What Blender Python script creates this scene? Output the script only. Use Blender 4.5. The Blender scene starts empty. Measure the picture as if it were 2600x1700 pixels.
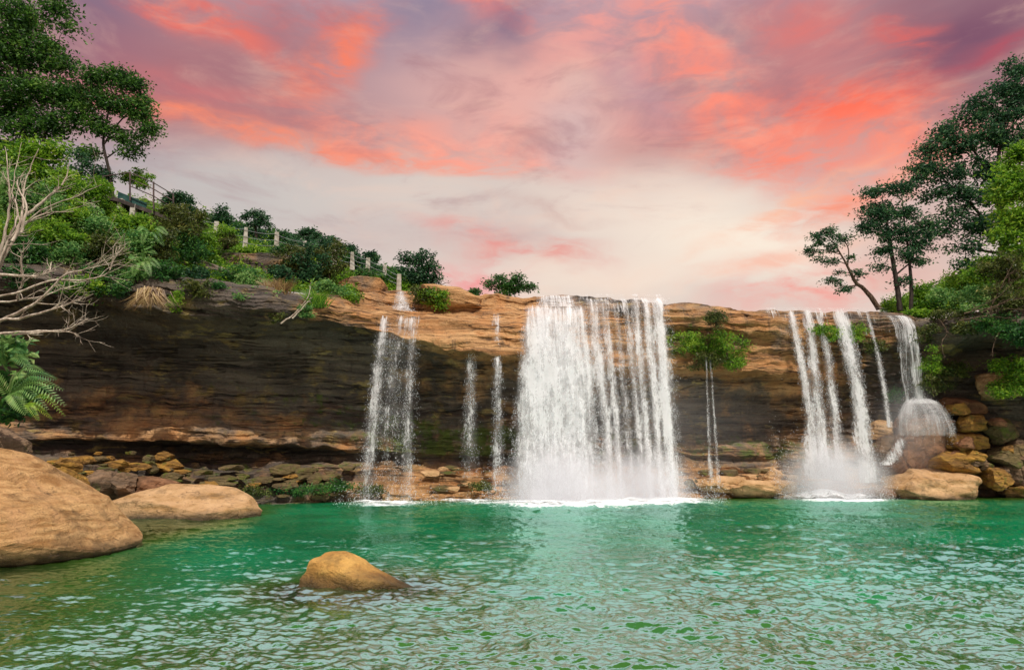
import bpy, math, random
import numpy as np
from mathutils import Vector
R = math.radians
scene = bpy.context.scene
COL = scene.collection
random.seed(7)
rng = np.random.default_rng(7)

# ------------------------------------------------------------------ camera
F, PITCH, CAMH = 1694.0, R(10.0), 2.5          # focal length in photo pixels (2600 x 1700)
cam_data = bpy.data.cameras.new('camera')
cam_data.sensor_width = 36.0
cam_data.lens = 36.0 * F / 2600.0
cam_data.clip_end = 5000.0
cam = bpy.data.objects.new('camera', cam_data)
COL.objects.link(cam)
cam.location = (0, 0, CAMH)
cam.rotation_euler = (R(90) + PITCH, 0, 0)
scene.camera = cam
scene.view_settings.view_transform = 'Standard'
scene.view_settings.look = 'None'
scene.view_settings.exposure = 0.12
scene.view_settings.gamma = 1.0
scene.cycles.transparent_max_bounces = 24
scene.cycles.max_bounces = 8
scene.cycles.volume_bounces = 3
scene.cycles.use_denoising = True
scene.cycles.denoising_input_passes = 'RGB_ALBEDO_NORMAL'

def ray(x, y):
    u = (np.asarray(x, float) - 1300) / F
    v = (850 - np.asarray(y, float)) / F
    return u, math.cos(PITCH) - v * math.sin(PITCH), math.sin(PITCH) + v * math.cos(PITCH)

def P(x, y, D):
    """point seen at photo pixel (x, y) at ground distance D in front of the camera"""
    u, c, s = ray(x, y)
    k = np.asarray(D, float) / c
    return np.stack(np.broadcast_arrays(u * k, D, CAMH + s * k), -1).astype(float)

def y_of(D, z):
    """photo row of height z at distance D"""
    t = (z - CAMH) / D
    v = (t * math.cos(PITCH) - math.sin(PITCH)) / (math.cos(PITCH) + t * math.sin(PITCH))
    return 850 - v * F

def d_of(y, z=0.0):
    """distance at which row y meets height z"""
    u, c, s = ray(0, y)
    return (z - CAMH) * c / s

def lin(r, g, b):
    def c(x):
        x /= 255.0
        return x / 12.92 if x <= 0.04045 else ((x + 0.055) / 1.055) ** 2.4
    return (c(r), c(g), c(b), 1.0)

# ------------------------------------------------------------------ world and sun
SUN_EL, SUN_ROT = R(56), R(167)
sun_dir = Vector((math.sin(SUN_ROT) * math.cos(SUN_EL), math.cos(SUN_ROT) * math.cos(SUN_EL), math.sin(SUN_EL)))
sd = bpy.data.lights.new('sun', 'SUN')
sd.energy = 3.6
sd.angle = R(0.6)
sd.color = (1.0, 0.93, 0.82)
sun = bpy.data.objects.new('sun', sd)
COL.objects.link(sun)
sun.location = (10, -20, 40)
sun.rotation_euler = sun_dir.to_track_quat('Z', 'Y').to_euler()

class NT:
    """tiny helper round a node tree"""
    def __init__(s, tree):
        s.t = tree
        tree.nodes.clear()
    def n(s, kind, **kw):
        nd = s.t.nodes.new(kind)
        for k, v in kw.items():
            setattr(nd, k, v)
        return nd
    def put(s, sock, v):
        if isinstance(v, bpy.types.NodeSocket):
            s.t.links.new(v, sock)
        elif v is not None:
            sock.default_value = v
    def math(s, op, a, b=None, c=None, clamp=False):
        nd = s.n('ShaderNodeMath', operation=op, use_clamp=clamp)
        s.put(nd.inputs[0], a)
        if b is not None: s.put(nd.inputs[1], b)
        if c is not None: s.put(nd.inputs[2], c)
        return nd.outputs[0]
    def vmath(s, op, a, b=None, out=0):
        nd = s.n('ShaderNodeVectorMath', operation=op)
        s.put(nd.inputs[0], a)
        if b is not None: s.put(nd.inputs[1], b)
        return nd.outputs[out]
    def scale(s, a, k):
        nd = s.n('ShaderNodeVectorMath', operation='SCALE')
        s.put(nd.inputs[0], a); s.put(nd.inputs['Scale'], k)
        return nd.outputs[0]
    def mix(s, f, a, b, blend='MIX'):
        nd = s.n('ShaderNodeMix', data_type='RGBA', blend_type=blend)
        s.put(nd.inputs[0], f); s.put(nd.inputs[6], a); s.put(nd.inputs[7], b)
        return nd.outputs[2]
    def noise(s, vec, sc, det=4, rough=.55, dist=0.0, out=0):
        nd = s.n('ShaderNodeTexNoise')
        s.put(nd.inputs['Vector'], vec)
        nd.inputs['Scale'].default_value = sc
        nd.inputs['Detail'].default_value = det
        nd.inputs['Roughness'].default_value = rough
        nd.inputs['Distortion'].default_value = dist
        return nd.outputs[out]
    def voro(s, vec, sc, feature='F1', out='Distance', rand=1.0):
        nd = s.n('ShaderNodeTexVoronoi', feature=feature)
        s.put(nd.inputs['Vector'], vec)
        nd.inputs['Scale'].default_value = sc
        nd.inputs['Randomness'].default_value = rand
        return nd.outputs[out]
    def ramp(s, f, a, b, lo=0.0, hi=1.0, interp='SMOOTHSTEP'):
        nd = s.n('ShaderNodeMapRange', interpolation_type=interp)
        s.put(nd.inputs['Value'], f)
        for k, v in zip(('From Min', 'From Max', 'To Min', 'To Max'), (a, b, lo, hi)):
            s.put(nd.inputs[k], v)
        return nd.outputs[0]
    def mapping(s, vec, loc=(0, 0, 0), rot=(0, 0, 0), sc=(1, 1, 1), kind='POINT'):
        nd = s.n('ShaderNodeMapping', vector_type=kind)
        s.put(nd.inputs['Vector'], vec)
        nd.inputs['Location'].default_value = loc
        nd.inputs['Rotation'].default_value = rot
        nd.inputs['Scale'].default_value = sc
        return nd.outputs[0]
    def attr(s, name, out='Fac'):
        return s.n('ShaderNodeAttribute', attribute_name=name).outputs[out]

world = bpy.data.worlds.new('World')
scene.world = world
world.use_nodes = True
w = NT(world.node_tree)
gen = w.n('ShaderNodeTexCoord').outputs['Generated']
sky = w.n('ShaderNodeTexSky', sky_type='NISHITA', sun_disc=False)
sky.sun_elevation = SUN_EL
sky.sun_rotation = SUN_ROT
sky.air_density = 1.5
sky.dust_density = 3.0
base = w.scale(sky.outputs[0], 0.12)
sep = w.n('ShaderNodeSeparateXYZ'); w.put(sep.inputs[0], gen)
az = w.math('ARCTAN2', sep.outputs[0], sep.outputs[1])
el = w.math('ARCSINE', sep.outputs[2])
comb = w.n('ShaderNodeCombineXYZ'); w.put(comb.inputs[0], az); w.put(comb.inputs[1], el)
q0 = comb.outputs[0]
# cloud edges: warp the (azimuth, elevation) coordinate with noise
wn = w.noise(w.mapping(q0, sc=(1.5, 3.0, 1)), 2.2, 4, .5, out=1)
wn = w.scale(w.vmath('SUBTRACT', wn, (.5, .5, .5)), 0.085)
wn2 = w.noise(w.mapping(q0, rot=(0, 0, .25), sc=(2.0, 6.5, 1)), 3.5, 3, .45, out=1)
wn2 = w.scale(w.vmath('SUBTRACT', wn2, (.5, .5, .5)), 0.05)
q = w.vmath('ADD', w.vmath('ADD', q0, wn), wn2)
q = w.vmath('MULTIPLY', q, (1, 1, 0))
wisp = w.noise(w.mapping(q, rot=(0, 0, -.2), sc=(2.5, 7, 1)), 3.4, 8, .60, .25)
wispf = w.math('MULTIPLY', w.ramp(wisp, .36, .60, .16, 1.1), w.ramp(w.noise(w.mapping(q, rot=(0, 0, .35), sc=(5, 12, 1)), 4.0, 8, .62), .32, .62, .62, 1.12))

def azel(x, y):
    u, c, s = ray(x * 2600 / 2380, y * 2600 / 2380)
    return math.atan2(u, c), math.asin(s / math.sqrt(u * u + c * c + s * s))

# high cloud deck: pale cream low down, mauve higher, then unseen white-grey added for fill and water reflections
cr = w.n('ShaderNodeValToRGB')
e = cr.color_ramp.elements
e[0].position = 0.0; e[0].color = lin(240, 196, 184)
e[1].position = 1.0; e[1].color = lin(236, 236, 242)
for pos, c in ((.13, (236, 205, 192)), (.25, (216, 204, 194)), (.36, (206, 184, 178)), (.46, (196, 148, 142)), (.60, (172, 132, 138)), (.675, (180, 156, 168)), (.72, (226, 222, 230))):
    k = e.new(pos); k.color = lin(*c)
w.put(cr.inputs[0], w.ramp(el, 0.0, 0.95, interp='LINEAR'))
col = w.mix(0.94, base, cr.outputs[0])
# individual cloud banks: (x, y, half-width, half-height, tilt deg, colour, strength, wispy)
BANKS = [
 (560, 430, 620, 110, 3, (190, 186, 184), .9, 0), (1050, 450, 420, 120, 0, (222, 210, 200), .7, 0),
 (1680, 540, 440, 130, -12, (250, 238, 220), .95, 0), (1400, 640, 420, 70, 0, (248, 226, 208), .7, 0), (1500, 480, 300, 120, 0, (236, 216, 202), .6, 0),
 (200, 90, 260, 260, 0, (122, 102, 128), .9, 0), (420, 190, 330, 120, 5, (172, 112, 118), .95, 0),
 (985, 75, 210, 140, 20, (142, 128, 150), .95, 0), (960, 210, 190, 120, 0, (204, 164, 162), .8, 0),
 (1420, 120, 330, 190, -10, (240, 158, 148), .75, 1), (1230, 250, 260, 130, -8, (232, 178, 168), .85, 0),
 (2230, 90, 290, 150, 10, (122, 80, 104), .95, 0), (1900, 130, 150, 170, 30, (196, 122, 124), .7, 0),
 (480, 36, 200, 48, -6, (236, 108, 92), .9, 1), (600, 100, 190, 30, -18, (226, 118, 106), .7, 1),
 (790, 115, 170, 60, 40, (240, 130, 106), .95, 1), (650, 70, 60, 60, 0, (166, 116, 126), .6, 0), (700, 30, 200, 50, 0, (214, 112, 108), .6, 1),
 (560, 225, 280, 34, -4, (200, 116, 118), .7, 1), (640, 312, 400, 30, -5, (246, 138, 108), 1, 1), (900, 350, 300, 26, -7, (250, 142, 112), .9, 1), (620, 262, 170, 16, -8, (176, 120, 124), .7, 0),
 (1000, 340, 330, 55, -8, (250, 156, 134), .95, 1), (1180, 335, 230, 70, -6, (246, 168, 152), .8, 1),
 (1150, 30, 120, 40, -10, (240, 130, 118), .8, 1), (1570, 70, 150, 80, -50, (244, 150, 134), .8, 1),
 (1690, 230, 250, 95, -34, (250, 138, 118), .95, 1), (1790, 340, 270, 85, -22, (250, 142, 120), .95, 1),
 (2000, 245, 220, 70, -14, (250, 112, 88), 1, 1), (2090, 115, 85, 100, 10, (222, 104, 98), .75, 1),
 (2100, 320, 260, 60, -16, (250, 140, 118), .9, 1), (1980, 450, 300, 50, 14, (248, 158, 132), .9, 1),
 (1870, 50, 150, 70, -20, (222, 120, 114), .6, 1), (2320, 120, 200, 26, 12, (176, 86, 100), .8, 1),
 (1470, 200, 130, 60, -30, (190, 148, 156), .8, 0), (1190, 85, 70, 60, -30, (128, 106, 130), .75, 0),
 (1335, 320, 90, 120, 0, (212, 184, 182), .85, 0), (1100, 110, 60, 40, 0, (140, 116, 134), .7, 0),
 (1215, 580, 190, 42, -4, (228, 152, 144), .95, 1), (1060, 545, 120, 26, -10, (226, 168, 160), .8, 1),
 (1270, 492, 140, 20, -8, (206, 178, 170), .7, 1), (1110, 645, 130, 36, 0, (238, 146, 146), .85, 1),
 (1890, 665, 280, 60, 4, (240, 156, 146), .9, 1), (1800, 600, 330, 26, 10, (246, 190, 168), .7, 1),
 (1830, 470, 260, 24, 22, (248, 186, 156), .8, 1), (2140, 560, 230, 110, 0, (214, 170, 160), .7, 0),
]
for (x, y, hw, hh, tilt, c, st, wis) in BANKS:
    a0, e0 = azel(x, y)
    a1, _ = azel(x + hw, y)
    m = w.mapping(q, (a0, e0, 0), (0, 0, R(tilt)), (max((a1 - a0) * 1.25, .01), hh * 1.25 * 2600 / 2380 / F * .92, 1), 'TEXTURE')
    d = w.vmath('LENGTH', m, out=1)
    f = w.ramp(d, 0.0, 1.2, st, 0.0)
    if wis:
        f = w.math('MULTIPLY', f, wispf, clamp=True)
    col = w.mix(f, col, lin(*c))
# soft fine streaks of cloud over everything
fil = w.noise(w.mapping(q0, rot=(0, 0, .22), sc=(2.2, 6, 1)), 3.0, 8, .62, .6)
col = w.mix(w.ramp(fil, .45, .75, 0.0, .26), col, lin(244, 200, 178))
fil2 = w.noise(w.mapping(q0, (3, 1, 0), rot=(0, 0, -.15), sc=(1.6, 4.5, 1)), 3.4, 8, .62, .5)
col = w.mix(w.math('MULTIPLY', w.ramp(fil2, .48, .74, 0.0, .5), w.ramp(el, .22, .42)), col, lin(160, 112, 122))
bg = w.n('ShaderNodeBackground')
w.put(bg.inputs[0], col)
bg.inputs[1].default_value = 0.97
w.put(w.n('ShaderNodeOutputWorld').inputs[0], bg.outputs[0])

# ------------------------------------------------------------------ numpy noise
_perm = np.random.default_rng(3).permutation(256)
_perm = np.concatenate([_perm, _perm, _perm])
_grad = np.random.default_rng(4).normal(size=(256, 3))
_grad /= np.linalg.norm(_grad, axis=1, keepdims=True)

def pnoise(p):
    p = np.asarray(p, float)
    i = np.floor(p).astype(int)
    f = p - i
    i &= 255
    u = f * f * f * (f * (f * 6 - 15) + 10)
    out = 0
    for dx in (0, 1):
        for dy in (0, 1):
            for dz in (0, 1):
                h = _perm[_perm[_perm[(i[..., 0] + dx) & 255] + ((i[..., 1] + dy) & 255)] + ((i[..., 2] + dz) & 255)]
                g = _grad[h]
                d = (g * (f - np.array([dx, dy, dz]))).sum(-1)
                wx = u[..., 0] if dx else 1 - u[..., 0]
                wy = u[..., 1] if dy else 1 - u[..., 1]
                wz = u[..., 2] if dz else 1 - u[..., 2]
                out = out + d * wx * wy * wz
    return out * 1.5

def fbm(p, octv=4, gain=.5, lac=2.03):
    p = np.asarray(p, float)
    a, s = 1.0, 0
    for k in range(octv):
        s = s + a * pnoise(p + 17.3 * k)
        p = p * lac
        a *= gain
    return s

# ------------------------------------------------------------------ object helpers
def mesh_obj(name, verts, faces, mat, parent=None, attrs=None, smooth=True, uv=None, mats=None):
    """faces: (n,4) or (n,3) array, or a list of such arrays"""
    if not isinstance(faces, list):
        faces = [faces]
    faces = [np.asarray(f, np.int32) for f in faces if len(f)]
    me = bpy.data.meshes.new(name)
    verts = np.asarray(verts, np.float32)
    loops = np.concatenate([f.ravel() for f in faces])
    tot = np.concatenate([np.full(len(f), f.shape[1], np.int32) for f in faces])
    start = np.concatenate([[0], np.cumsum(tot)[:-1]]).astype(np.int32)
    me.vertices.add(len(verts)); me.vertices.foreach_set('co', verts.ravel())
    me.loops.add(len(loops)); me.loops.foreach_set('vertex_index', loops)
    me.polygons.add(len(tot)); me.polygons.foreach_set('loop_start', start)
    try:
        me.polygons.foreach_set('loop_total', tot)
    except Exception:
        pass
    me.polygons.foreach_set('use_smooth', np.full(len(tot), smooth))
    for k, v in (attrs or {}).items():
        a = me.attributes.new(k, 'FLOAT', 'POINT')
        a.data.foreach_set('value', np.asarray(v, np.float32).ravel())
    if uv is not None:
        l = me.uv_layers.new(name='UVMap')
        l.data.foreach_set('uv', np.asarray(uv, np.float32)[loops].ravel())
    me.update(calc_edges=True)
    me.validate()
    me.materials.append(mat)
    o = bpy.data.objects.new(name, me)
    COL.objects.link(o)
    if parent is not None:
        o.parent = parent
        o.matrix_parent_inverse = parent.matrix_world.inverted() if False else o.matrix_parent_inverse
    return o

def tag(o, label=None, cat=None, group=None, kind=None):
    if label: o['label'] = label
    if cat: o['category'] = cat
    if group: o['group'] = group
    if kind: o['kind'] = kind
    return o

def empty(name, loc, label, cat, group=None):
    o = bpy.data.objects.new(name, None)
    o.empty_display_size = .3
    COL.objects.link(o)
    o.location = [float(v) for v in loc]
    return tag(o, label, cat, group)

def part(name, verts, faces, mat, root, **kw):
    return mesh_obj(name, np.asarray(verts) - np.array(root.location), faces, mat, root, **kw)

def grid_faces(nr, nc):
    i = np.arange(nr - 1)[:, None] * nc + np.arange(nc - 1)[None, :]
    return np.stack([i, i + 1, i + nc + 1, i + nc], -1).reshape(-1, 4)

class Acc:
    """collects pieces of one mesh"""
    def __init__(s): s.v, s.f, s.n, s.a = [], {}, 0, []
    def add(s, v, f, a=None):
        v = np.asarray(v, float); f = np.asarray(f, int)
        s.v.append(v); s.f.setdefault(f.shape[1], []).append(f + s.n); s.n += len(v)
        s.a.append(np.full(len(v), .5) if a is None else np.broadcast_to(np.asarray(a, float), (len(v),)))
    def get(s):
        return np.concatenate(s.v), [np.concatenate(x) for x in s.f.values()], np.concatenate(s.a)

def tube(acc, pts, rad, n=6, a=None, wob=0.0):
    pts = np.asarray(pts, float); k = len(pts)
    rad = np.broadcast_to(np.asarray(rad, float), (k,))
    t = np.gradient(pts, axis=0); t /= np.linalg.norm(t, axis=1, keepdims=True) + 1e-9
    ref = np.where(np.abs(t[:, 2:3]) > .9, np.array([[1., 0, 0]]), np.array([[0, 0, 1.]]))
    s = np.cross(t, ref); s /= np.linalg.norm(s, axis=1, keepdims=True) + 1e-9
    b = np.cross(s, t)
    th = np.arange(n) / n * 2 * np.pi
    ring = np.cos(th)[None, :, None] * s[:, None] + np.sin(th)[None, :, None] * b[:, None]
    rr = rad[:, None, None]
    if wob: rr = rr * (1 + wob * rng.normal(size=(k, n, 1)))
    v = (pts[:, None] + ring * rr).reshape(-1, 3)
    i = (np.arange(k - 1)[:, None] * n)
    j = np.arange(n)[None]
    f = np.stack([i + j, i + (j + 1) % n, i + n + (j + 1) % n, i + n + j], -1).reshape(-1, 4)
    acc.add(v, f, a)
    return pts

def curve(pts, n):
    """smooth path through control points"""
    pts = np.asarray(pts, float)
    if len(pts) < 3:
        t = np.linspace(0, 1, n)[:, None]
        return pts[0] * (1 - t) + pts[-1] * t
    q = np.concatenate([[2 * pts[0] - pts[1]], pts, [2 * pts[-1] - pts[-2]]])
    u = np.linspace(0, len(pts) - 1 - 1e-6, n)
    i = u.astype(int); t = (u - i)[:, None]
    p0, p1, p2, p3 = q[i], q[i + 1], q[i + 2], q[i + 3]
    return .5 * (2 * p1 + (p2 - p0) * t + (2 * p0 - 5 * p1 + 4 * p2 - p3) * t ** 2 + (3 * p1 - p0 - 3 * p2 + p3) * t ** 3)

def smooth1(a, sig, axis=0):
    r = int(3 * sig) + 1
    k = np.exp(-.5 * (np.arange(-r, r + 1) / sig) ** 2); k /= k.sum()
    pad = [(0, 0)] * a.ndim; pad[axis] = (r, r)
    b = np.pad(a, pad, mode='edge')
    return np.apply_along_axis(lambda m: np.convolve(m, k, 'valid'), axis, b)

# ------------------------------------------------------------------ materials
def material(name):
    m = bpy.data.materials.new(name)
    m.use_nodes = True
    t = NT(m.node_tree)
    out = t.n('ShaderNodeOutputMaterial')
    return m, t, out

def principled(t, out, color, rough=.8, spec=.3, normal=None, **kw):
    b = t.n('ShaderNodeBsdfPrincipled')
    t.put(b.inputs['Base Color'], color)
    t.put(b.inputs['Roughness'], rough)
    t.put(b.inputs['Specular IOR Level'], spec)
    if normal is not None: t.put(b.inputs['Normal'], normal)
    for k, v in kw.items(): t.put(b.inputs[k], v)
    t.put(out.inputs[0], b.outputs[0])
    return b

def bump(t, h, strength=.5, dist=.1, normal=None):
    n = t.n('ShaderNodeBump')
    n.inputs['Strength'].default_value = strength
    n.inputs['Distance'].default_value = dist
    t.put(n.inputs['Height'], h)
    if normal is not None: t.put(n.inputs['Normal'], normal)
    return n.outputs[0]

def cliff_material():
    m, t, out = material('layered_sandstone')
    pos = t.n('ShaderNodeNewGeometry').outputs['Position']
    warp = t.vmath('MULTIPLY', t.vmath('SUBTRACT', t.noise(pos, .35, 4, out=1), (.5, .5, .5)), (1.6, 1.6, .45))
    pw = t.vmath('ADD', pos, warp)
    strata = t.noise(t.mapping(pw, sc=(.10, .10, 2.2)), 1.0, 6, .65)
    fine = t.noise(t.mapping(pw, sc=(.5, .5, 7.0)), 1.0, 6, .7)
    blot = t.noise(pos, .8, 6, .6)
    grain = t.noise(pos, 9.0, 5, .7)
    streak = t.noise(t.mapping(pos, sc=(2.6, 2.6, .22)), 1.0, 5, .6)
    tone = t.attr('tone'); moss = t.attr('moss')
    # dry ochre sandstone
    och = t.mix(t.ramp(strata, .32, .66), (.26, .125, .045, 1), (.56, .33, .15, 1))
    och = t.mix(t.ramp(blot, .42, .66, 0, .75), och, (.46, .21, .075, 1))
    och = t.mix(t.ramp(fine, .50, .68, 0, .65), och, (.13, .07, .035, 1))
    # dark weathered stone; in the overhang recess its colour also paints in shade
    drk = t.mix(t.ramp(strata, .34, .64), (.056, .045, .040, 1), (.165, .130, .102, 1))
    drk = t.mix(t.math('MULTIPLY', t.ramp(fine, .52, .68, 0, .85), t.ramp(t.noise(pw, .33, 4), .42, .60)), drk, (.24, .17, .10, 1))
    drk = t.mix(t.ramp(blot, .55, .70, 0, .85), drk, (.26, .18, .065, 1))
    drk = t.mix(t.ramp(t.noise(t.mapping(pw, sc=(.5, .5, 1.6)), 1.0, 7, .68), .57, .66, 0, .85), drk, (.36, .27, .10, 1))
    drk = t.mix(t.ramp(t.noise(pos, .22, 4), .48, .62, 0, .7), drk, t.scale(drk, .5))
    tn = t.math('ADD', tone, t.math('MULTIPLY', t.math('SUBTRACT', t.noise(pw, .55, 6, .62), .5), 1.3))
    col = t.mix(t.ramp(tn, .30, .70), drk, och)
    # thin open bedding cracks
    ck = t.noise(t.mapping(pw, sc=(.16, .16, 3.0)), 1.0, 3, .5)
    ck = t.ramp(t.math('ABSOLUTE', t.math('SUBTRACT', ck, .5)), 0.0, .022, 1.0, 0.0)
    ck = t.math('MULTIPLY', ck, t.ramp(blot, .40, .55))
    col = t.mix(t.math('MULTIPLY', ck, .8), col, (.012, .009, .008, 1))
    # black lichen streaks running down the lips
    col = t.mix(t.ramp(streak, .56, .72, 0, .65), col, (.045, .034, .032, 1))
    # moss
    mn = t.math('ADD', moss, t.math('MULTIPLY', t.math('SUBTRACT', t.noise(pw, 1.3, 7, .65), .5), 1.5))
    mcol = t.mix(t.noise(pos, 3.0, 4), (.022, .055, .012, 1), (.13, .17, .02, 1))
    col = t.mix(t.ramp(mn, .45, .72, 0, .92), col, mcol)
    col = t.mix(t.ramp(grain, .35, .7, 0, .35), col, t.scale(col, 1.6))
    h = t.math('ADD', t.math('MULTIPLY', fine, .6), t.math('MULTIPLY', grain, .35))
    h = t.math('ADD', h, t.math('MULTIPLY', t.noise(pos, 2.6, 6, .65), .7))
    h = t.math('SUBTRACT', h, t.math('MULTIPLY', ck, .8))
    rough = t.ramp(tn, .3, .7, .5, .85)
    principled(t, out, col, rough, .35, bump(t, h, 1.0, .26))
    return m

def rock_material(name, c1, c2, c3, layer=(.5, .5, 3.2), rot=(0, 0, 0), mossy=0.0, wet=0.42):
    m, t, out = material(name)
    pos = t.n('ShaderNodeNewGeometry').outputs['Position']
    pw = t.vmath('ADD', pos, t.scale(t.noise(pos, .9, 4, out=1), .5))
    lay = t.noise(t.mapping(pw, rot=rot, sc=layer), 1.6, 7, .66)
    blot = t.noise(pos, 1.4, 6, .62)
    grain = t.noise(pos, 22.0, 5, .7)
    pits = t.noise(pos, 6.0, 5, .7)
    col = t.mix(t.ramp(lay, .33, .66), c1, c2)
    col = t.mix(t.ramp(blot, .45, .68, 0, .8), col, c3)
    col = t.mix(t.ramp(pits, .54, .70, 0, .7), col, t.scale(col, .38))
    col = t.mix(t.ramp(grain, .45, .75, 0, .45), col, t.scale(col, 1.5))
    if mossy:
        mn = t.noise(pw, 1.7, 6, .65)
        col = t.mix(t.ramp(mn, .62 - mossy * .25, .74 - mossy * .2, 0, .9), col, t.mix(grain, (.03, .07, .012, 1), (.16, .17, .02, 1)))
    stain = t.ramp(t.noise(t.vmath('ADD', pos, (7, 3, 1)), .75, 7, .66), .52, .64, 0, .55)
    col = t.mix(stain, col, t.mix(.5, t.scale(col, .4), (.07, .05, .025, 1)))
    # damp band just above the water line
    sep = t.n('ShaderNodeSeparateXYZ'); t.put(sep.inputs[0], pos)
    zz = t.math('ADD', sep.outputs[2], t.math('MULTIPLY', t.math('SUBTRACT', blot, .5), .5))
    damp = t.ramp(zz, .0, wet, 1.0, 0.0)
    col = t.mix(damp, col, t.mix(.6, t.scale(col, .25), (.035, .026, .012, 1)))
    crk = t.voro(t.vmath('ADD', t.mapping(pos, rot=rot, sc=(.5, .5, 1.1)), t.scale(t.noise(pos, 1.5, 4, out=1), .6)), 1.1, 'DISTANCE_TO_EDGE')
    crk = t.ramp(crk, 0.0, .022, 1.0, 0.0)
    crk = t.math('MULTIPLY', crk, t.ramp(t.noise(pos, 1.3, 4), .54, .66))
    col = t.mix(t.math('MULTIPLY', crk, .5), col, (.06, .035, .02, 1))
    h = t.math('ADD', t.math('MULTIPLY', lay, 1.0), t.math('ADD', t.math('MULTIPLY', pits, .55), t.math('MULTIPLY', grain, .22)))
    h = t.math('SUBTRACT', h, t.math('MULTIPLY', crk, .4))
    principled(t, out, col, t.ramp(damp, 0, 1, .82, .3), .3, bump(t, h, 1.0, .16))
    return m

def leaf_material(name, c1, c2, c3, trans=.35, rough=.45):
    m, t, out = material(name)
    v = t.attr('v')
    pos = t.n('ShaderNodeNewGeometry').outputs['Position']
    cl = t.noise(pos, .8, 3)
    f = t.math('ADD', t.math('MULTIPLY', v, .75), t.math('MULTIPLY', t.math('SUBTRACT', cl, .5), 1.1), clamp=True)
    col = t.mix(t.ramp(f, .12, .5), c1, c2)
    col = t.mix(t.ramp(f, .6, .92), col, c3)
    b = t.n('ShaderNodeBsdfPrincipled')
    t.put(b.inputs['Base Color'], col); b.inputs['Roughness'].default_value = rough
    b.inputs['Specular IOR Level'].default_value = .35
    tr = t.n('ShaderNodeBsdfTranslucent'); t.put(tr.inputs[0], t.mix(.5, col, t.scale(col, 1.6)))
    mx = t.n('ShaderNodeMixShader'); mx.inputs[0].default_value = trans
    t.put(mx.inputs[1], b.outputs[0]); t.put(mx.inputs[2], tr.outputs[0])
    t.put(out.inputs[0], mx.outputs[0])
    return m

def bark_material(name, c1, c2):
    m, t, out = material(name)
    pos = t.n('ShaderNodeNewGeometry').outputs['Position']
    n = t.noise(t.mapping(pos, sc=(3, 3, .8)), 3.0, 6, .65)
    principled(t, out, t.mix(t.ramp(n, .35, .68), c1, c2), .85, .2, bump(t, n, .7, .05))
    return m

CLIFF = cliff_material()
ROCK_TAN = rock_material('tan_boulder_stone', (.30, .145, .045, 1), (.62, .37, .16, 1), (.52, .29, .13, 1), layer=(.35, .5, 4.5), rot=(0, R(-32), 0))
ROCK_FLAT = rock_material('pinkish_slab_stone', (.36, .20, .075, 1), (.60, .38, .20, 1), (.50, .30, .15, 1), layer=(.6, .6, 2.0))
ROCK_POOL = rock_material('ochre_pool_stone', (.38, .19, .045, 1), (.62, .36, .10, 1), (.48, .25, .06, 1), layer=(1.2, 1.2, 2.0), wet=.42)
ROCK_BROWN = rock_material('brown_wet_stone', (.13, .06, .03, 1), (.30, .15, .075, 1), (.22, .10, .045, 1), layer=(.8, .8, 1.6))
ROCK_GREY = rock_material('grey_brown_stone', (.11, .075, .05, 1), (.27, .17, .10, 1), (.18, .11, .06, 1), mossy=.15)
ROCK_YEL = rock_material('yellow_lichen_stone', (.13, .065, .022, 1), (.44, .24, .045, 1), (.24, .12, .03, 1), mossy=.18)
ROCK_MOSS = rock_material('mossy_stone', (.075, .055, .028, 1), (.19, .135, .06, 1), (.13, .095, .035, 1), mossy=.45)
LEAF_DARK = leaf_material('dark_blue_green_leaves', (.012, .050, .026, 1), (.045, .14, .055, 1), (.17, .31, .11, 1), .36)
LEAF_DEEP = leaf_material('deep_green_leaves', (.018, .065, .014, 1), (.075, .19, .028, 1), (.24, .40, .07, 1), .42)
LEAF_MID = leaf_material('mid_green_leaves', (.018, .075, .022, 1), (.060, .19, .036, 1), (.20, .36, .07, 1), .4)
LEAF_LIME = leaf_material('lime_green_leaves', (.06, .17, .015, 1), (.22, .40, .03, 1), (.46, .58, .07, 1), .45)
LEAF_OLIVE = leaf_material('olive_leaves', (.035, .055, .012, 1), (.11, .14, .026, 1), (.26, .25, .06, 1), .3)
LEAF_DRY = leaf_material('dry_straw_leaves', (.16, .09, .04, 1), (.34, .22, .09, 1), (.50, .38, .17, 1), .3)
LEAF_PALE = leaf_material('pale_fresh_leaves', (.06, .19, .05, 1), (.22, .40, .11, 1), (.48, .60, .24, 1), .45)
BARK_DARK = bark_material('dark_bark', (.018, .014, .012, 1), (.06, .045, .036, 1))
BARK_PALE = bark_material('pale_bark', (.26, .20, .155, 1), (.62, .54, .44, 1))
BARK_BROWN = bark_material('brown_bark', (.05, .032, .02, 1), (.15, .10, .07, 1))

# ------------------------------------------------------------------ cliff, hillsides, river bed (setting)
def relief(stations, xs, nrow_per, sig=5.0, rowsig=0.0):
    """stations: {px x: [(y, D, *attrs), ...]} with equal counts -> pixel-space grid (rows, cols, k), interpolated and smoothed"""
    sx = np.array(sorted(stations)); arr = np.array([stations[k] for k in sx], float)    # (S, N, k)
    S, N, K = arr.shape
    g = np.empty((N, len(xs), K))
    for i in range(N):
        for k in range(K):
            g[i, :, k] = np.interp(xs, sx, arr[:, i, k])
    g = smooth1(g, sig, 1)
    rows = []
    for i in range(N - 1):
        t = np.linspace(0, 1, nrow_per[i], endpoint=False)[:, None, None]
        rows.append(g[i] * (1 - t) + g[i + 1] * t)
    rows.append(g[-1:])
    g = np.concatenate(rows)
    if rowsig: g = smooth1(g, rowsig, 0)
    return g

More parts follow.
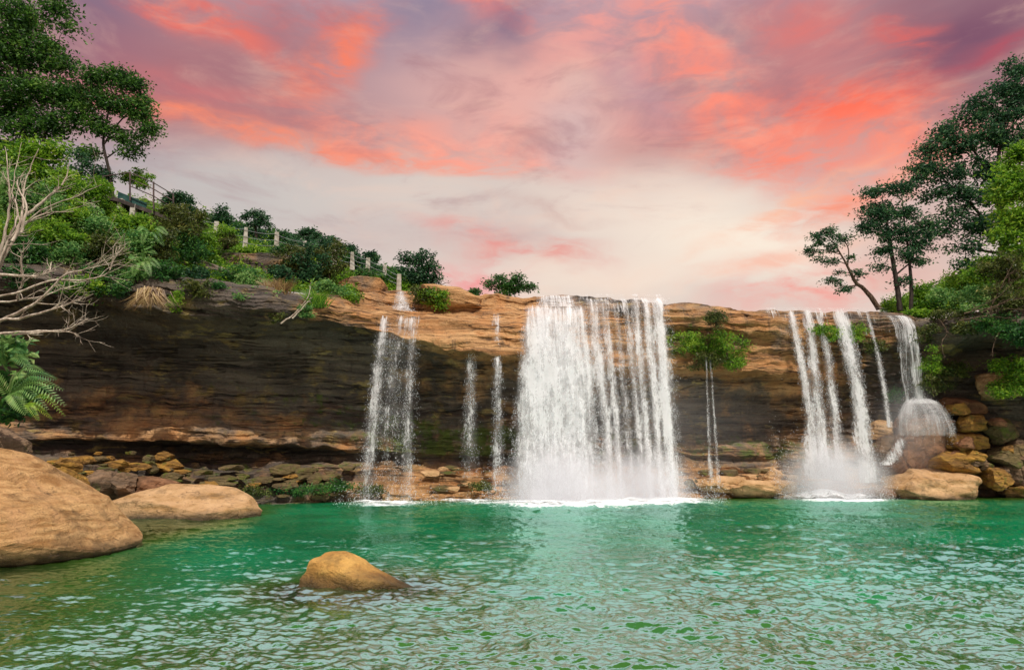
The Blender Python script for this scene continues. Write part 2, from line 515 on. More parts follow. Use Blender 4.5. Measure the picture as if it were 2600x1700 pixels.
# rows: lip top, lip front, lip lower, overhang edge, recess x3, bulge top, bulge bottom, crack, base top, base mid, base front, [shore D]
#        (y, D, tone, moss); low tone in the recess rows is partly painted shade
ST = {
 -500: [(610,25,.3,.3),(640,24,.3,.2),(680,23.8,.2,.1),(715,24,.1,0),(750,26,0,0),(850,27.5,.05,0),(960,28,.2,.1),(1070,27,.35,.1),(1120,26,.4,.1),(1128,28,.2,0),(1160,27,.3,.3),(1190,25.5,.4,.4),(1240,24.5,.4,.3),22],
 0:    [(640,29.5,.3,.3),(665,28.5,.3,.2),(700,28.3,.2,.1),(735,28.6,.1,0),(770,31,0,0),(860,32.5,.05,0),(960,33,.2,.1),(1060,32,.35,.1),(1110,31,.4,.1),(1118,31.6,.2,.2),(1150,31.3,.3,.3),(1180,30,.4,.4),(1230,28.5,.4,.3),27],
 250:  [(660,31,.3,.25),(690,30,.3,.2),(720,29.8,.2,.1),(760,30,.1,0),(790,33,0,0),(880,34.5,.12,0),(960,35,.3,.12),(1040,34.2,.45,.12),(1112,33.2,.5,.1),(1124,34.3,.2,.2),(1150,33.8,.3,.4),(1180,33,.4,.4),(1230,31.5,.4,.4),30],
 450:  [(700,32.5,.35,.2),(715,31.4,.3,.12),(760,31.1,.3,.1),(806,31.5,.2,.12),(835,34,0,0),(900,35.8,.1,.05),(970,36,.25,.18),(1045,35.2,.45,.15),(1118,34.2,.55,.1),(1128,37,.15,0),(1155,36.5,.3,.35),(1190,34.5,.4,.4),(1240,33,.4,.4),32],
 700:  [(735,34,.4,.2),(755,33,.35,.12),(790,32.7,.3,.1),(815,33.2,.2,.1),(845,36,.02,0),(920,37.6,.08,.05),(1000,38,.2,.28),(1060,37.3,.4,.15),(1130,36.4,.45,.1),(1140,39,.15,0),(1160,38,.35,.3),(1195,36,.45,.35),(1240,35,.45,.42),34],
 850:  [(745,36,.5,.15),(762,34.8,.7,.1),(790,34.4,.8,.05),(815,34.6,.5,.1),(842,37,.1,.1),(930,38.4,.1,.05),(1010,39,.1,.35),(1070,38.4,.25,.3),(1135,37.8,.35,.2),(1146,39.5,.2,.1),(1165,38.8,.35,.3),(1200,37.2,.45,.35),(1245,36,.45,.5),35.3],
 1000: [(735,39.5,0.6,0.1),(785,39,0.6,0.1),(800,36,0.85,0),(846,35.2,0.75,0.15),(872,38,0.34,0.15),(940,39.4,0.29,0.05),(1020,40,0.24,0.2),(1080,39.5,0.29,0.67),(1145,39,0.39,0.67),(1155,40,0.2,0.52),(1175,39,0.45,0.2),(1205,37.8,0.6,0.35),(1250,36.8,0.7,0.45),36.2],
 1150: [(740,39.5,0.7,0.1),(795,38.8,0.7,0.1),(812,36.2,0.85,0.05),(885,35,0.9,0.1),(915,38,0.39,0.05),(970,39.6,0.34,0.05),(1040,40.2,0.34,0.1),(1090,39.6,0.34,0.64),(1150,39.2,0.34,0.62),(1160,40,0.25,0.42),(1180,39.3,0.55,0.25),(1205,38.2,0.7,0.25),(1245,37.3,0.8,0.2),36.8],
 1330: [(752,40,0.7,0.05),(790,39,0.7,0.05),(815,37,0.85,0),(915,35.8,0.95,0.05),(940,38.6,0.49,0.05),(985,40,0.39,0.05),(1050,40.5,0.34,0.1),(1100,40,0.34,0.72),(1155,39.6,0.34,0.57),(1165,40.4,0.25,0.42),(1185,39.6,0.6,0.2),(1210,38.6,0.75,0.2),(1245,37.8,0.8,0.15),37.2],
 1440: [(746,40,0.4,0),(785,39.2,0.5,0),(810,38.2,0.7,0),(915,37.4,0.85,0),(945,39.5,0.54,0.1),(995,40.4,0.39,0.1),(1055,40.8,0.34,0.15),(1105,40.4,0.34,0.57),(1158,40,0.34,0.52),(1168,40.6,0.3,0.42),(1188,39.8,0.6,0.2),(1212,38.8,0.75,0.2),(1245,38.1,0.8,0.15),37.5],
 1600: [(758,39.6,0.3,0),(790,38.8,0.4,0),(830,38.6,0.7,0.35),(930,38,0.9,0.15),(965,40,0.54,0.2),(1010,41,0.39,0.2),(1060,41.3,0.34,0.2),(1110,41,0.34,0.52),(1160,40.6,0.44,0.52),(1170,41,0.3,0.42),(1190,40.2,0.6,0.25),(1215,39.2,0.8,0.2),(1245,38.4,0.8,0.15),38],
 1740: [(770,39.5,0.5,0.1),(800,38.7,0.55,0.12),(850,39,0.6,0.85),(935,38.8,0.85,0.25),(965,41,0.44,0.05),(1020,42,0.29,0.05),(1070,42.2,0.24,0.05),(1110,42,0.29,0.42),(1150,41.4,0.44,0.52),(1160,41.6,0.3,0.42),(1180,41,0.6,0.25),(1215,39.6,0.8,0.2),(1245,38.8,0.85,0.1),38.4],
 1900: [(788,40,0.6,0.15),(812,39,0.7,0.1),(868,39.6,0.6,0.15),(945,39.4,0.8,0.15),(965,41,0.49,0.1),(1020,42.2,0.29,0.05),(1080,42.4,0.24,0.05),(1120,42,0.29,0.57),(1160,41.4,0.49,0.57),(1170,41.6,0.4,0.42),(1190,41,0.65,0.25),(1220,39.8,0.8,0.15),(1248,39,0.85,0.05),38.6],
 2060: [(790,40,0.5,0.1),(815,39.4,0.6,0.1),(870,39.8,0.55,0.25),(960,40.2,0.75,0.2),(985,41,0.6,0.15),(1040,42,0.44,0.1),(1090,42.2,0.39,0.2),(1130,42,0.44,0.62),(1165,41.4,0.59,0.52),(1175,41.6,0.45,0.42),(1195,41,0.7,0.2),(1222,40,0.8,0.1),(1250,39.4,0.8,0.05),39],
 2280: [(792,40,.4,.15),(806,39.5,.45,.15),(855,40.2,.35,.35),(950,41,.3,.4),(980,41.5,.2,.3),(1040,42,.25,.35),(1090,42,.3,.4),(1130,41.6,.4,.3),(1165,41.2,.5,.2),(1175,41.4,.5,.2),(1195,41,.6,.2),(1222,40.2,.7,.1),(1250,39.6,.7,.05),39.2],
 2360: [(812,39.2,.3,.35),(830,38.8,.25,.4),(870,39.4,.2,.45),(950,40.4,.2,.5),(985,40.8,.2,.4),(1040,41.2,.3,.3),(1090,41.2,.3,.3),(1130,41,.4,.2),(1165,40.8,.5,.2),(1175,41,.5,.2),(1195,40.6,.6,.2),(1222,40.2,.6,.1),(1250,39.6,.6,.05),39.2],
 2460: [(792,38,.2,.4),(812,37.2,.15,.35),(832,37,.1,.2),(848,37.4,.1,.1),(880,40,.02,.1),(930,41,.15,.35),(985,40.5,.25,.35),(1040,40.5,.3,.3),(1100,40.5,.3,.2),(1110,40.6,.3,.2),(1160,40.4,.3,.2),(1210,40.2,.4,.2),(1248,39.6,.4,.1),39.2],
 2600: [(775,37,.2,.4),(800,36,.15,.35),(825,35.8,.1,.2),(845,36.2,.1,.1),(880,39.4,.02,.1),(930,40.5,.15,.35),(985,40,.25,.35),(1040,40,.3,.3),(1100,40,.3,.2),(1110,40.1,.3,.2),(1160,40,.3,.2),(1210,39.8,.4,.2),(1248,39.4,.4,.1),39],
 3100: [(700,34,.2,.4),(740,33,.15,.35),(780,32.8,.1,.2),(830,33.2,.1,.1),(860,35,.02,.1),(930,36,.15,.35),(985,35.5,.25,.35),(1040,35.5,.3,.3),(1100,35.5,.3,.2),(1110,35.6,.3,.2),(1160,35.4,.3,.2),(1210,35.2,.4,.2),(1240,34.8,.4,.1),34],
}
for k, rows in ST.items():
    sh = rows.pop()
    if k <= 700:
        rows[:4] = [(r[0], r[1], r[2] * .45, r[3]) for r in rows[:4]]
    if 0 <= k <= 850:
        rows[6:9] = [(r[0], r[1], r[2] + .05, r[3] + .14) for r in rows[6:9]]
    if k <= 850:
        rows[10:] = [(r[0], r[1], .34, .44) for r in rows[10:]]
    rows.append((y_of(sh, 0.0), sh, rows[-1][2], rows[-1][3]))
    rows.append((y_of(sh - 1.6, -1.6), sh - 1.6, .4, .2))
    z1 = P(k, rows[0][0], rows[0][1])[2]
    rows.insert(0, (y_of(rows[0][1] + 1.5, z1 + .1), rows[0][1] + 1.5, rows[0][2], rows[0][3]))
    rows.insert(0, (y_of(rows[1][1] + 16, z1 - .3), rows[1][1] + 16, .3, .5))
xs = np.arange(-500, 3101, 5.0)
NR = [4, 6, 18, 26, 32, 16, 30, 26, 22, 24, 8, 14, 20, 22, 12, 8]
g = relief(ST, xs, NR, 6.0, 1.0)
V = P(xs[None, :], g[..., 0], g[..., 1])
def strata_disp(V, amp):
    x, y, z = V[..., 0], V[..., 1], V[..., 2]
    zz = z + (.20 * fbm(np.stack([x * .12, y * .12, z * .1 + 5], -1), 3)) + .03 * x + .05 * y
    lay = pnoise(np.stack([x * .10, y * .05 + 3, zz * 1.5], -1)) + .6 * pnoise(np.stack([x * .22, y * .1, zz * 3.6 + 9], -1)) \
        + .35 * pnoise(np.stack([x * .4 + 4, y * .1, zz * 7.5], -1))
    lay = np.tanh(lay * 2.4) * .6
    big = fbm(np.stack([x * .28, y * .28, z * .5], -1), 5, .52)
    # vertical joints break the beds into blocks
    cell = np.floor(zz * 1.1)
    jx = pnoise(np.stack([x * .9 + cell * 7.7, cell * 3.1 + .5, np.zeros_like(x)], -1))
    joint = np.exp(-(jx / .045) ** 2)
    return amp * (lay * .55 + big * .75 - joint * .12)
d = strata_disp(V, .5)
wgt = np.ones(V.shape[0]); wgt[:4] = 0; wgt[4:10] = np.linspace(0, 1, 6)
cave = np.interp(np.arange(V.shape[0]) / V.shape[0], [0, .30, .36, .52, .60, .72, 1], [1, 1, .65, .65, 1.3, 1.3, 1.4])
d = d * (wgt * cave)[:, None]
V[..., 1] -= d
V[..., 2] += .18 * fbm(V * .7 + 3, 4) * np.clip(wgt[:, None] + .35, 0, 1)
V[..., 0] += .15 * fbm(V * .6 + 11, 3)
# the foot of the cliff breaks into flat stepped ledges
rowi = np.arange(V.shape[0]); first = sum(NR[:11])
k_ = np.clip((rowi - first) / 6.0, 0, 1)[:, None] * (V[..., 2] > -.3)
zw = V[..., 2] + .35 * fbm(np.stack([V[..., 0] * .35, V[..., 1] * .35, V[..., 2] * 0], -1), 3)
stp = .42; fr = zw / stp - np.floor(zw / stp)
V[..., 2] += k_ * .85 * stp * (np.clip((fr - .72) / .28, 0, 1) - fr)
CLV = V
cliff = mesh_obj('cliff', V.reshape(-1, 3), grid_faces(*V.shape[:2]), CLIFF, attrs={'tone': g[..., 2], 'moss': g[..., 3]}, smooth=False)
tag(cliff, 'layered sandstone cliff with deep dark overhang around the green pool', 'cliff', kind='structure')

HL = {
 -500: [(625,25.8),(580,27),(530,28.5),(470,31),(420,35),(405,48)],
 0:    [(655,30.2),(605,31),(550,32.5),(500,35),(465,39),(450,52)],
 250:  [(675,31.6),(620,33),(575,35),(540,38),(515,42),(500,55)],
 440:  [(704,33.2),(660,35),(620,37),(580,40),(550,44),(520,56)],
 560:  [(719,34),(690,36),(660,38.2),(630,40),(606,41),(565,55)],
 700:  [(739,35),(712,37.5),(682,39.5),(655,40.5),(645,41.5),(615,58)],
 850:  [(750,37),(735,39),(722,40.5),(706,41.5),(696,43),(668,60)],
 950:  [(752,40.0),(740,40.6),(730,41.2),(722,42),(716,44),(706,60)],
 1090: [(752,41),(748,41.5),(746,42),(744,43),(742,45),(741,60)],
}
hx = np.arange(-500, 1091, 8.0)
hg = relief(HL, hx, [14, 14, 14, 14, 16], 5, 1.2)
HV = P(hx[None, :], hg[..., 0], hg[..., 1])
HV[..., 2] += .45 * fbm(HV * .35, 4) * np.linspace(.1, 1, HV.shape[0])[:, None]
def soil_material():
    m, t, out = material('mossy_hill_soil')
    pos = t.n('ShaderNodeNewGeometry').outputs['Position']
    n = t.noise(pos, 1.1, 7, .65)
    c = t.mix(t.ramp(n, .35, .6), (.025, .03, .014, 1), (.06, .10, .018, 1))
    c = t.mix(t.ramp(t.noise(pos, .6, 5), .55, .7), c, (.10, .06, .035, 1))
    principled(t, out, c, .9, .2, bump(t, t.noise(pos, 5, 6, .7), 1, .15))
    return m
SOIL = soil_material()
hill = mesh_obj('hillside', HV.reshape(-1, 3), grid_faces(*HV.shape[:2]), SOIL)
tag(hill, 'overgrown slope above the dark overhang', 'hillside', kind='structure')
HR = {
 2240: [(800,41.5),(796,42),(794,43),(792,45),(790,55)],
 2350: [(808,40.5),(785,42),(765,44),(750,47),(740,58)],
 2460: [(798,39),(760,41),(730,43),(700,46),(690,56)],
 2600: [(780,38),(740,39.5),(690,42),(640,46),(620,56)],
 3100: [(705,35),(650,37),(600,40),(540,44),(500,55)],
}
hx2 = np.arange(2240, 3101, 10.0)
rg = relief(HR, hx2, [12, 12, 12, 12], 4, 1.0)
RV = P(hx2[None, :], rg[..., 0], rg[..., 1])
RV[..., 2] += .4 * fbm(RV * .35 + 40, 4)
hill2 = mesh_obj('hillside', RV.reshape(-1, 3), grid_faces(*RV.shape[:2]), SOIL)
tag(hill2, 'overgrown slope above the rocks beside the last fall', 'hillside', kind='structure')

# ground reaching far behind the ridge and round the pool
def ground_plane():
    n = 60
    gx = np.linspace(-600, 600, n); gy = np.linspace(-400, 900, n)
    X, Y = np.meshgrid(gx, gy)
    Z = np.full_like(X, -3.2)
    return mesh_obj('ground', np.stack([X, Y, Z], -1).reshape(-1, 3), grid_faces(n, n), SOIL)
tag(ground_plane(), kind='structure')

# ------------------------------------------------------------------ pool
POOLROCK = P(870, 1500, 12.9)
def bed_depth(x, y):
    """depth of the pool below the surface"""
    b = .66 + 2.6 / (1 + np.exp(-(y - 15.0) / 2.0))                        # shelves down away from the near bank
    b = np.minimum(b, .25 + np.abs(38.5 - y + .12 * np.minimum(x, 0)) * .4)      # shoals to the far shore
    leftbank = np.hypot((x + 14.5) / 1.0, (y - 23) / 2.6)
    b = np.minimum(b, np.clip((leftbank - 2.9) * .55, .05, 9))
    rk = np.hypot((x - POOLROCK[0] - .25) / 1.5, (y - POOLROCK[1]) / 1.3)
    b = np.minimum(b, np.clip((rk - .55) * 1.1, .05, 9))
    b = np.minimum(b, np.clip((.10 + .34 * (x + 7.2) + (y - 7) * .16) * 1.0, .10, 9))   # brown shallows at the near left
    n = fbm(np.stack([x * .25, y * .25, x * 0], -1), 4)
    return np.clip(b * (1 + .22 * n), .03, 4)

yr = np.concatenate([np.linspace(1250, 1300, 90, endpoint=False), np.linspace(1300, 1720, 420, endpoint=False), np.linspace(1720, 2700, 60)])
xc = np.linspace(-700, 3300, 1000)
Dr = d_of(yr)
Dr = np.where(Dr < 0, 44, Dr)
WX = P(xc[None, :], yr[:, None], Dr[:, None])
x, y = WX[..., 0], WX[..., 1]
chop = .52 + .46 / (1 + np.exp(-(x + 1.5) / 2.5))            # choppier towards the falls on the right
chop = chop * (1 + .35 * fbm(np.stack([x * .12, y * .12, x * 0 + 2], -1), 2))
# froth carried away from the foot of the falls
def froth_at(px, D, rx, ry):
    p = P(px * 2600 / 2380, 1200, D)
    return np.exp(-(((x - p[0]) / rx) ** 2 + ((y - p[1]) / ry) ** 2))
froth = np.clip(froth_at(1300, 34.2, 3.9, 3.4) + froth_at(1490, 35.6, 3.7, 2.9) + .85 * froth_at(900, 33.7, 1.9, 1.6) + froth_at(1960, 36.8, 3.0, 2.2) + .3 * froth_at(1100, 34.8, 2.4, 1.0), 0, 1)
chop = chop * (1 + .9 * froth)
def wave(x, y):
    o = np.zeros_like(x)
    wx = x + .35 * pnoise(np.stack([x * .7, y * .7, o], -1)); wy = y + .3 * pnoise(np.stack([x * .7, y * .7, o + 5], -1))
    h = .050 * pnoise(np.stack([wx * .55, wy * 1.1, o], -1))
    h += .046 * (.5 - np.abs(pnoise(np.stack([wx * 1.3 + .45 * wy, wy * 2.8, o + 7], -1))))
    h += .022 * (.5 - np.abs(pnoise(np.stack([wx * 2.8 - .4 * wy, wy * 6.2, o + 3], -1))))
    h += .016 * pnoise(np.stack([wx * 4.0 + .9 * wy, wy * 7.5, o + 13], -1))
    h += .009 * pnoise(np.stack([wx * 9, wy * 13, o + 9], -1))
    h += .005 * pnoise(np.stack([wx * 17, wy * 24, o + 1], -1))
    return h
far = np.clip((46 - y) / 14, .25, 1)
WX[..., 2] = wave(x, y) * chop * far * 2.0 - .02
depth = bed_depth(x, y)

def water_material():
    m, t, out = material('emerald_pool_water')
    pos = t.n('ShaderNodeNewGeometry').outputs['Position']
    dep = t.attr('depth')
    n = t.noise(pos, .22, 4, .6)
    deep = t.mix(t.ramp(n, .38, .64), (.001, .130, .046, 1), (.002, .225, .090, 1))
    mid = t.mix(n, (.022, .095, .010, 1), (.055, .110, .011, 1))
    body = t.mix(t.ramp(dep, .6, 1.7), mid, deep)
    rip = t.noise(t.mapping(pos, sc=(1, 1.5, 1)), 7.0, 4, .6)
    nrm = bump(t, rip, .35, .035)
    fro = t.attr('froth')
    fn = t.math('ADD', t.math('MULTIPLY', t.noise(t.mapping(pos, sc=(1, 1.3, 1)), 1.6, 6, .7), .6), t.math('MULTIPLY', t.noise(pos, 8.0, 4, .7), .4))
    fth = t.ramp(fro, 0, 1, .80, .30, 'LINEAR')
    ff = t.ramp(fn, t.math('SUBTRACT', fth, .09), t.math('ADD', fth, .09))
    ff = t.math('MULTIPLY', ff, t.ramp(fro, .02, .12))
    body = t.mix(t.ramp(fro, .05, .8, 0, .5), body, (.10, .42, .28, 1))
    body = t.mix(ff, body, (.86, .89, .90, 1))
    dif = t.n('ShaderNodeBsdfDiffuse'); t.put(dif.inputs[0], body)
    tra = t.n('ShaderNodeBsdfTransparent'); tra.inputs[0].default_value = (.78, .80, .50, 1)
    mx = t.n('ShaderNodeMixShader')
    t.put(mx.inputs[0], t.ramp(dep, .10, .9, .80, 0.0)); t.put(mx.inputs[1], dif.outputs[0]); t.put(mx.inputs[2], tra.outputs[0])
    gl = t.n('ShaderNodeBsdfGlossy'); gl.inputs[0].default_value = (.72, 1.0, .97, 1); gl.inputs['Roughness'].default_value = .06; t.put(gl.inputs['Normal'], nrm)
    fr = t.n('ShaderNodeFresnel'); fr.inputs[0].default_value = 1.33; t.put(fr.inputs['Normal'], nrm)
    m2 = t.n('ShaderNodeMixShader')
    t.put(m2.inputs[0], t.math('MULTIPLY', t.math('SUBTRACT', 1.0, t.math('MULTIPLY', ff, .85)), t.ramp(fr.outputs[0], .14, .66, .012, .54))); t.put(m2.inputs[1], mx.outputs[0]); t.put(m2.inputs[2], gl.outputs[0])
    t.put(out.inputs[0], m2.outputs[0])
    return m
WATER = water_material()
pool = mesh_obj('water', WX.reshape(-1, 3), grid_faces(len(yr), len(xc)), WATER, attrs={'depth': depth, 'froth': froth})
tag(pool, 'rippled emerald green pool below the waterfalls', 'water', kind='structure')
bx = np.linspace(-45, 45, 181); by = np.linspace(-6, 46, 121)
BX, BY = np.meshgrid(bx, by)
BED = rock_material('river_bed_stone', (.16, .09, .03, 1), (.32, .20, .07, 1), (.22, .12, .04, 1), layer=(1, 1, 1))
bed = mesh_obj('riverbed', np.stack([BX, BY, -bed_depth(BX, BY) - .04], -1).reshape(-1, 3), grid_faces(121, 181), BED)
tag(bed, kind='structure')

# ------------------------------------------------------------------ boulders
K = 2600.0 / 2380.0
def ico_dirs(n):
    """a sphere of directions as a lat-long grid whose poles face the viewer and away: angle in the picture plane x depth angle"""
    th = np.linspace(0, 2 * np.pi, n, endpoint=False)
    ph = np.linspace(-np.pi / 2, np.pi / 2, n // 2 + 1)
    return th, ph

def boulder(name, label, outline, D, thick, mat, group=None, n=84, rough=.10, box=.72, cuts=5, seed=0, tilt=0.0, cat='rock', smooth=False, tone=.5, planes=(), skew=0.0):
    """solid rock: outline is its silhouette (x, y in the 2380-wide view) at distance D, thick its half depth in metres"""
    r = np.random.default_rng(seed + 100)
    o = np.array(outline, float) * K
    tt = np.linspace(0, 1, 12, endpoint=False)[None, :, None]
    o = (o[:, None] * (1 - tt) + np.roll(o, -1, 0)[:, None] * tt).reshape(-1, 2)     # straight edges between the corners
    Xc = P((o[:, 0].min() + o[:, 0].max()) / 2, 1300, D)[0]
    ux, cx, _ = ray(o[:, 0], o[:, 1])
    W = P(o[:, 0], o[:, 1], (D - skew * Xc) / (1 - skew * ux / cx))      # the silhouette may lie on a plane turned to the view
    c = (W.min(0) + W.max(0)) / 2
    c[1] = D + skew * (c[0] - Xc)
    q = W[:, [0, 2]] - c[[0, 2]]
    ang = np.arctan2(q[:, 1], q[:, 0]); rad = np.hypot(q[:, 0], q[:, 1])
    k = np.argsort(ang); ang, rad = ang[k], rad[k]
    th, ph = ico_dirs(n)
    asp = np.clip(np.ptp(q[:, 0]) / max(np.ptp(q[:, 1]), .01), 1, 6)
    th = np.arctan2(np.sin(th), asp * np.cos(th)) % (2 * np.pi) if asp > 1.5 else th
    rr = np.interp(th, np.concatenate([ang - 2 * np.pi, ang, ang + 2 * np.pi]), np.tile(rad, 3))
    cp = np.sign(np.cos(ph)) * np.abs(np.cos(ph)) ** box
    sp = np.sign(np.sin(ph)) * np.abs(np.sin(ph)) ** box
    X = rr[None] * np.cos(th)[None] * cp[:, None]
    Z = rr[None] * np.sin(th)[None] * cp[:, None]
    Y = np.broadcast_to(thick * sp[:, None], X.shape) + tilt * Z + skew * X
    v = np.stack([X, Y, Z], -1).reshape(-1, 3)
    ext = np.ptp(W[:, [0, 2]], axis=0)
    size = min(ext.mean(), 2.4 * ext.min())
    for _ in range(cuts * 2):                            # flat broken faces
        nrm = r.normal(size=3); nrm[1] -= .5; nrm /= np.linalg.norm(nrm)
        d = v @ nrm
        lim = d.max() * r.uniform(.55, .92)
        v -= np.clip(d - lim, 0, None)[:, None] * nrm * .93
    for nx, ny, nz, frac in planes:
        nrm = np.array([nx, ny, nz], float); nrm /= np.linalg.norm(nrm)
        d = v @ nrm
        v -= np.clip(d - d.max() * frac, 0, None)[:, None] * nrm * .96
    fr = v / size * 2.2 + seed * 3.7
    nn = v / (np.linalg.norm(v, axis=1, keepdims=True) + 1e-6)
    ridg = .5 - np.abs(pnoise(fr * 1.7 + 9))
    disp = rough * size * (.55 * fbm(fr, 6, .55) + .5 * ridg * pnoise(fr * .8)) - .03 * size * np.clip((rough - .05) / .04, 0, 1) * np.exp(-(pnoise(fr * .9 + 31) / .03) ** 2)
    lay = np.tanh(3 * pnoise(np.stack([v[:, 0] * .3, v[:, 1] * .3, (v[:, 2] + .25 * v[:, 0]) / size * 9 + seed], -1))) * .02 * size
    v = v + nn * (disp + lay)[:, None]
    f = grid_faces(len(ph), n)
    i = np.arange(len(ph) - 1) * n
    wrap = np.stack([i + n - 1, i, i + n, i + 2 * n - 1], -1)
    ob = mesh_obj(name, v, np.concatenate([f, wrap]), mat, smooth=smooth, attrs={'tone': np.full(len(v), tone), 'moss': np.full(len(v), .1)} if mat is CLIFF else None)
    ob.location = c
    return tag(ob, label, cat, group)

boulder('boulder', 'huge smooth tan boulder sloping into the pool in the left foreground',
        [(-330, 1010), (-120, 1026), (0, 1078), (70, 1112), (150, 1150), (195, 1164), (236, 1196), (268, 1226), (292, 1246), (318, 1264), (296, 1284), (230, 1302), (80, 1314), (-150, 1332), (-330, 1332)],
        17.0, 2.9, ROCK_TAN, n=240, rough=.036, cuts=0, seed=1, box=.92, tilt=.4, skew=.52, planes=[(.30, -.75, .55, .64), (.45, -.2, .85, .78), (.1, -.98, -.1, .76)])
boulder('boulder', 'brown boulder behind the huge tan boulder at the left edge',
        [(-160, 990), (-40, 990), (0, 1003), (50, 1030), (90, 1055), (112, 1080), (118, 1110), (60, 1150), (-150, 1150)], 22.5, 1.6, ROCK_GREY, n=110, rough=.07, seed=2)
boulder('boulder', 'long flat pinkish boulder with a pale top lying at the left waterline',
        [(244, 1168), (268, 1158), (300, 1146), (380, 1128), (450, 1130), (520, 1136), (566, 1158), (606, 1186), (600, 1215), (500, 1225), (330, 1228), (272, 1222), (256, 1190)],
        27.3, 1.5, ROCK_FLAT, n=150, rough=.06, cuts=0, seed=13, tilt=.9, box=.8, planes=[(.12, -.32, .93, .62), (-.15, -.97, .12, .66), (.62, -.7, .3, .8)])
boulder('boulder', 'small yellow pointed rock standing alone in the middle of the pool',
        [(696, 1366), (702, 1336), (718, 1306), (744, 1286), (790, 1286), (840, 1304), (885, 1330), (925, 1352), (975, 1372), (950, 1400), (840, 1412), (720, 1412), (690, 1394)],
        13.3, .62, ROCK_POOL, n=150, rough=.028, cuts=0, seed=4, tilt=.5, box=.95, planes=[(-.35, -.9, .25, .66), (.40, -.88, .22, .66)])
boulder('boulder', 'rounded grey brown boulder just above the long flat pinkish boulder',
        [(196, 1120), (206, 1096), (232, 1086), (270, 1096), (288, 1112), (290, 1150), (262, 1180), (225, 1170)], 28.6, 1.0, ROCK_GREY, seed=5, rough=.08)
boulder('boulder', 'smaller round boulder leaning on the grey brown boulder at left',
        [(266, 1112), (280, 1098), (304, 1095), (318, 1108), (318, 1136), (300, 1160), (272, 1160)], 28.2, .6, ROCK_GREY, seed=6, rough=.06)
boulder('boulder', 'low brown slab behind the round boulders at left',
        [(300, 1112), (340, 1104), (390, 1115), (430, 1132), (420, 1150), (310, 1150)], 29.0, 1.0, ROCK_BROWN, seed=7, rough=.07)
boulder('boulder', 'yellowish craggy rock between the big tan boulder and the rubble',
        [(112, 1098), (132, 1084), (160, 1092), (186, 1110), (196, 1136), (160, 1150), (120, 1130)], 26.0, .8, ROCK_YEL, seed=8, rough=.13)
boulder('boulder', 'yellow rock topmost beside the big tan boulder at left',
        [(122, 1076), (140, 1062), (175, 1064), (194, 1080), (186, 1098), (140, 1098)], 28.5, .8, ROCK_YEL, seed=9, rough=.13)
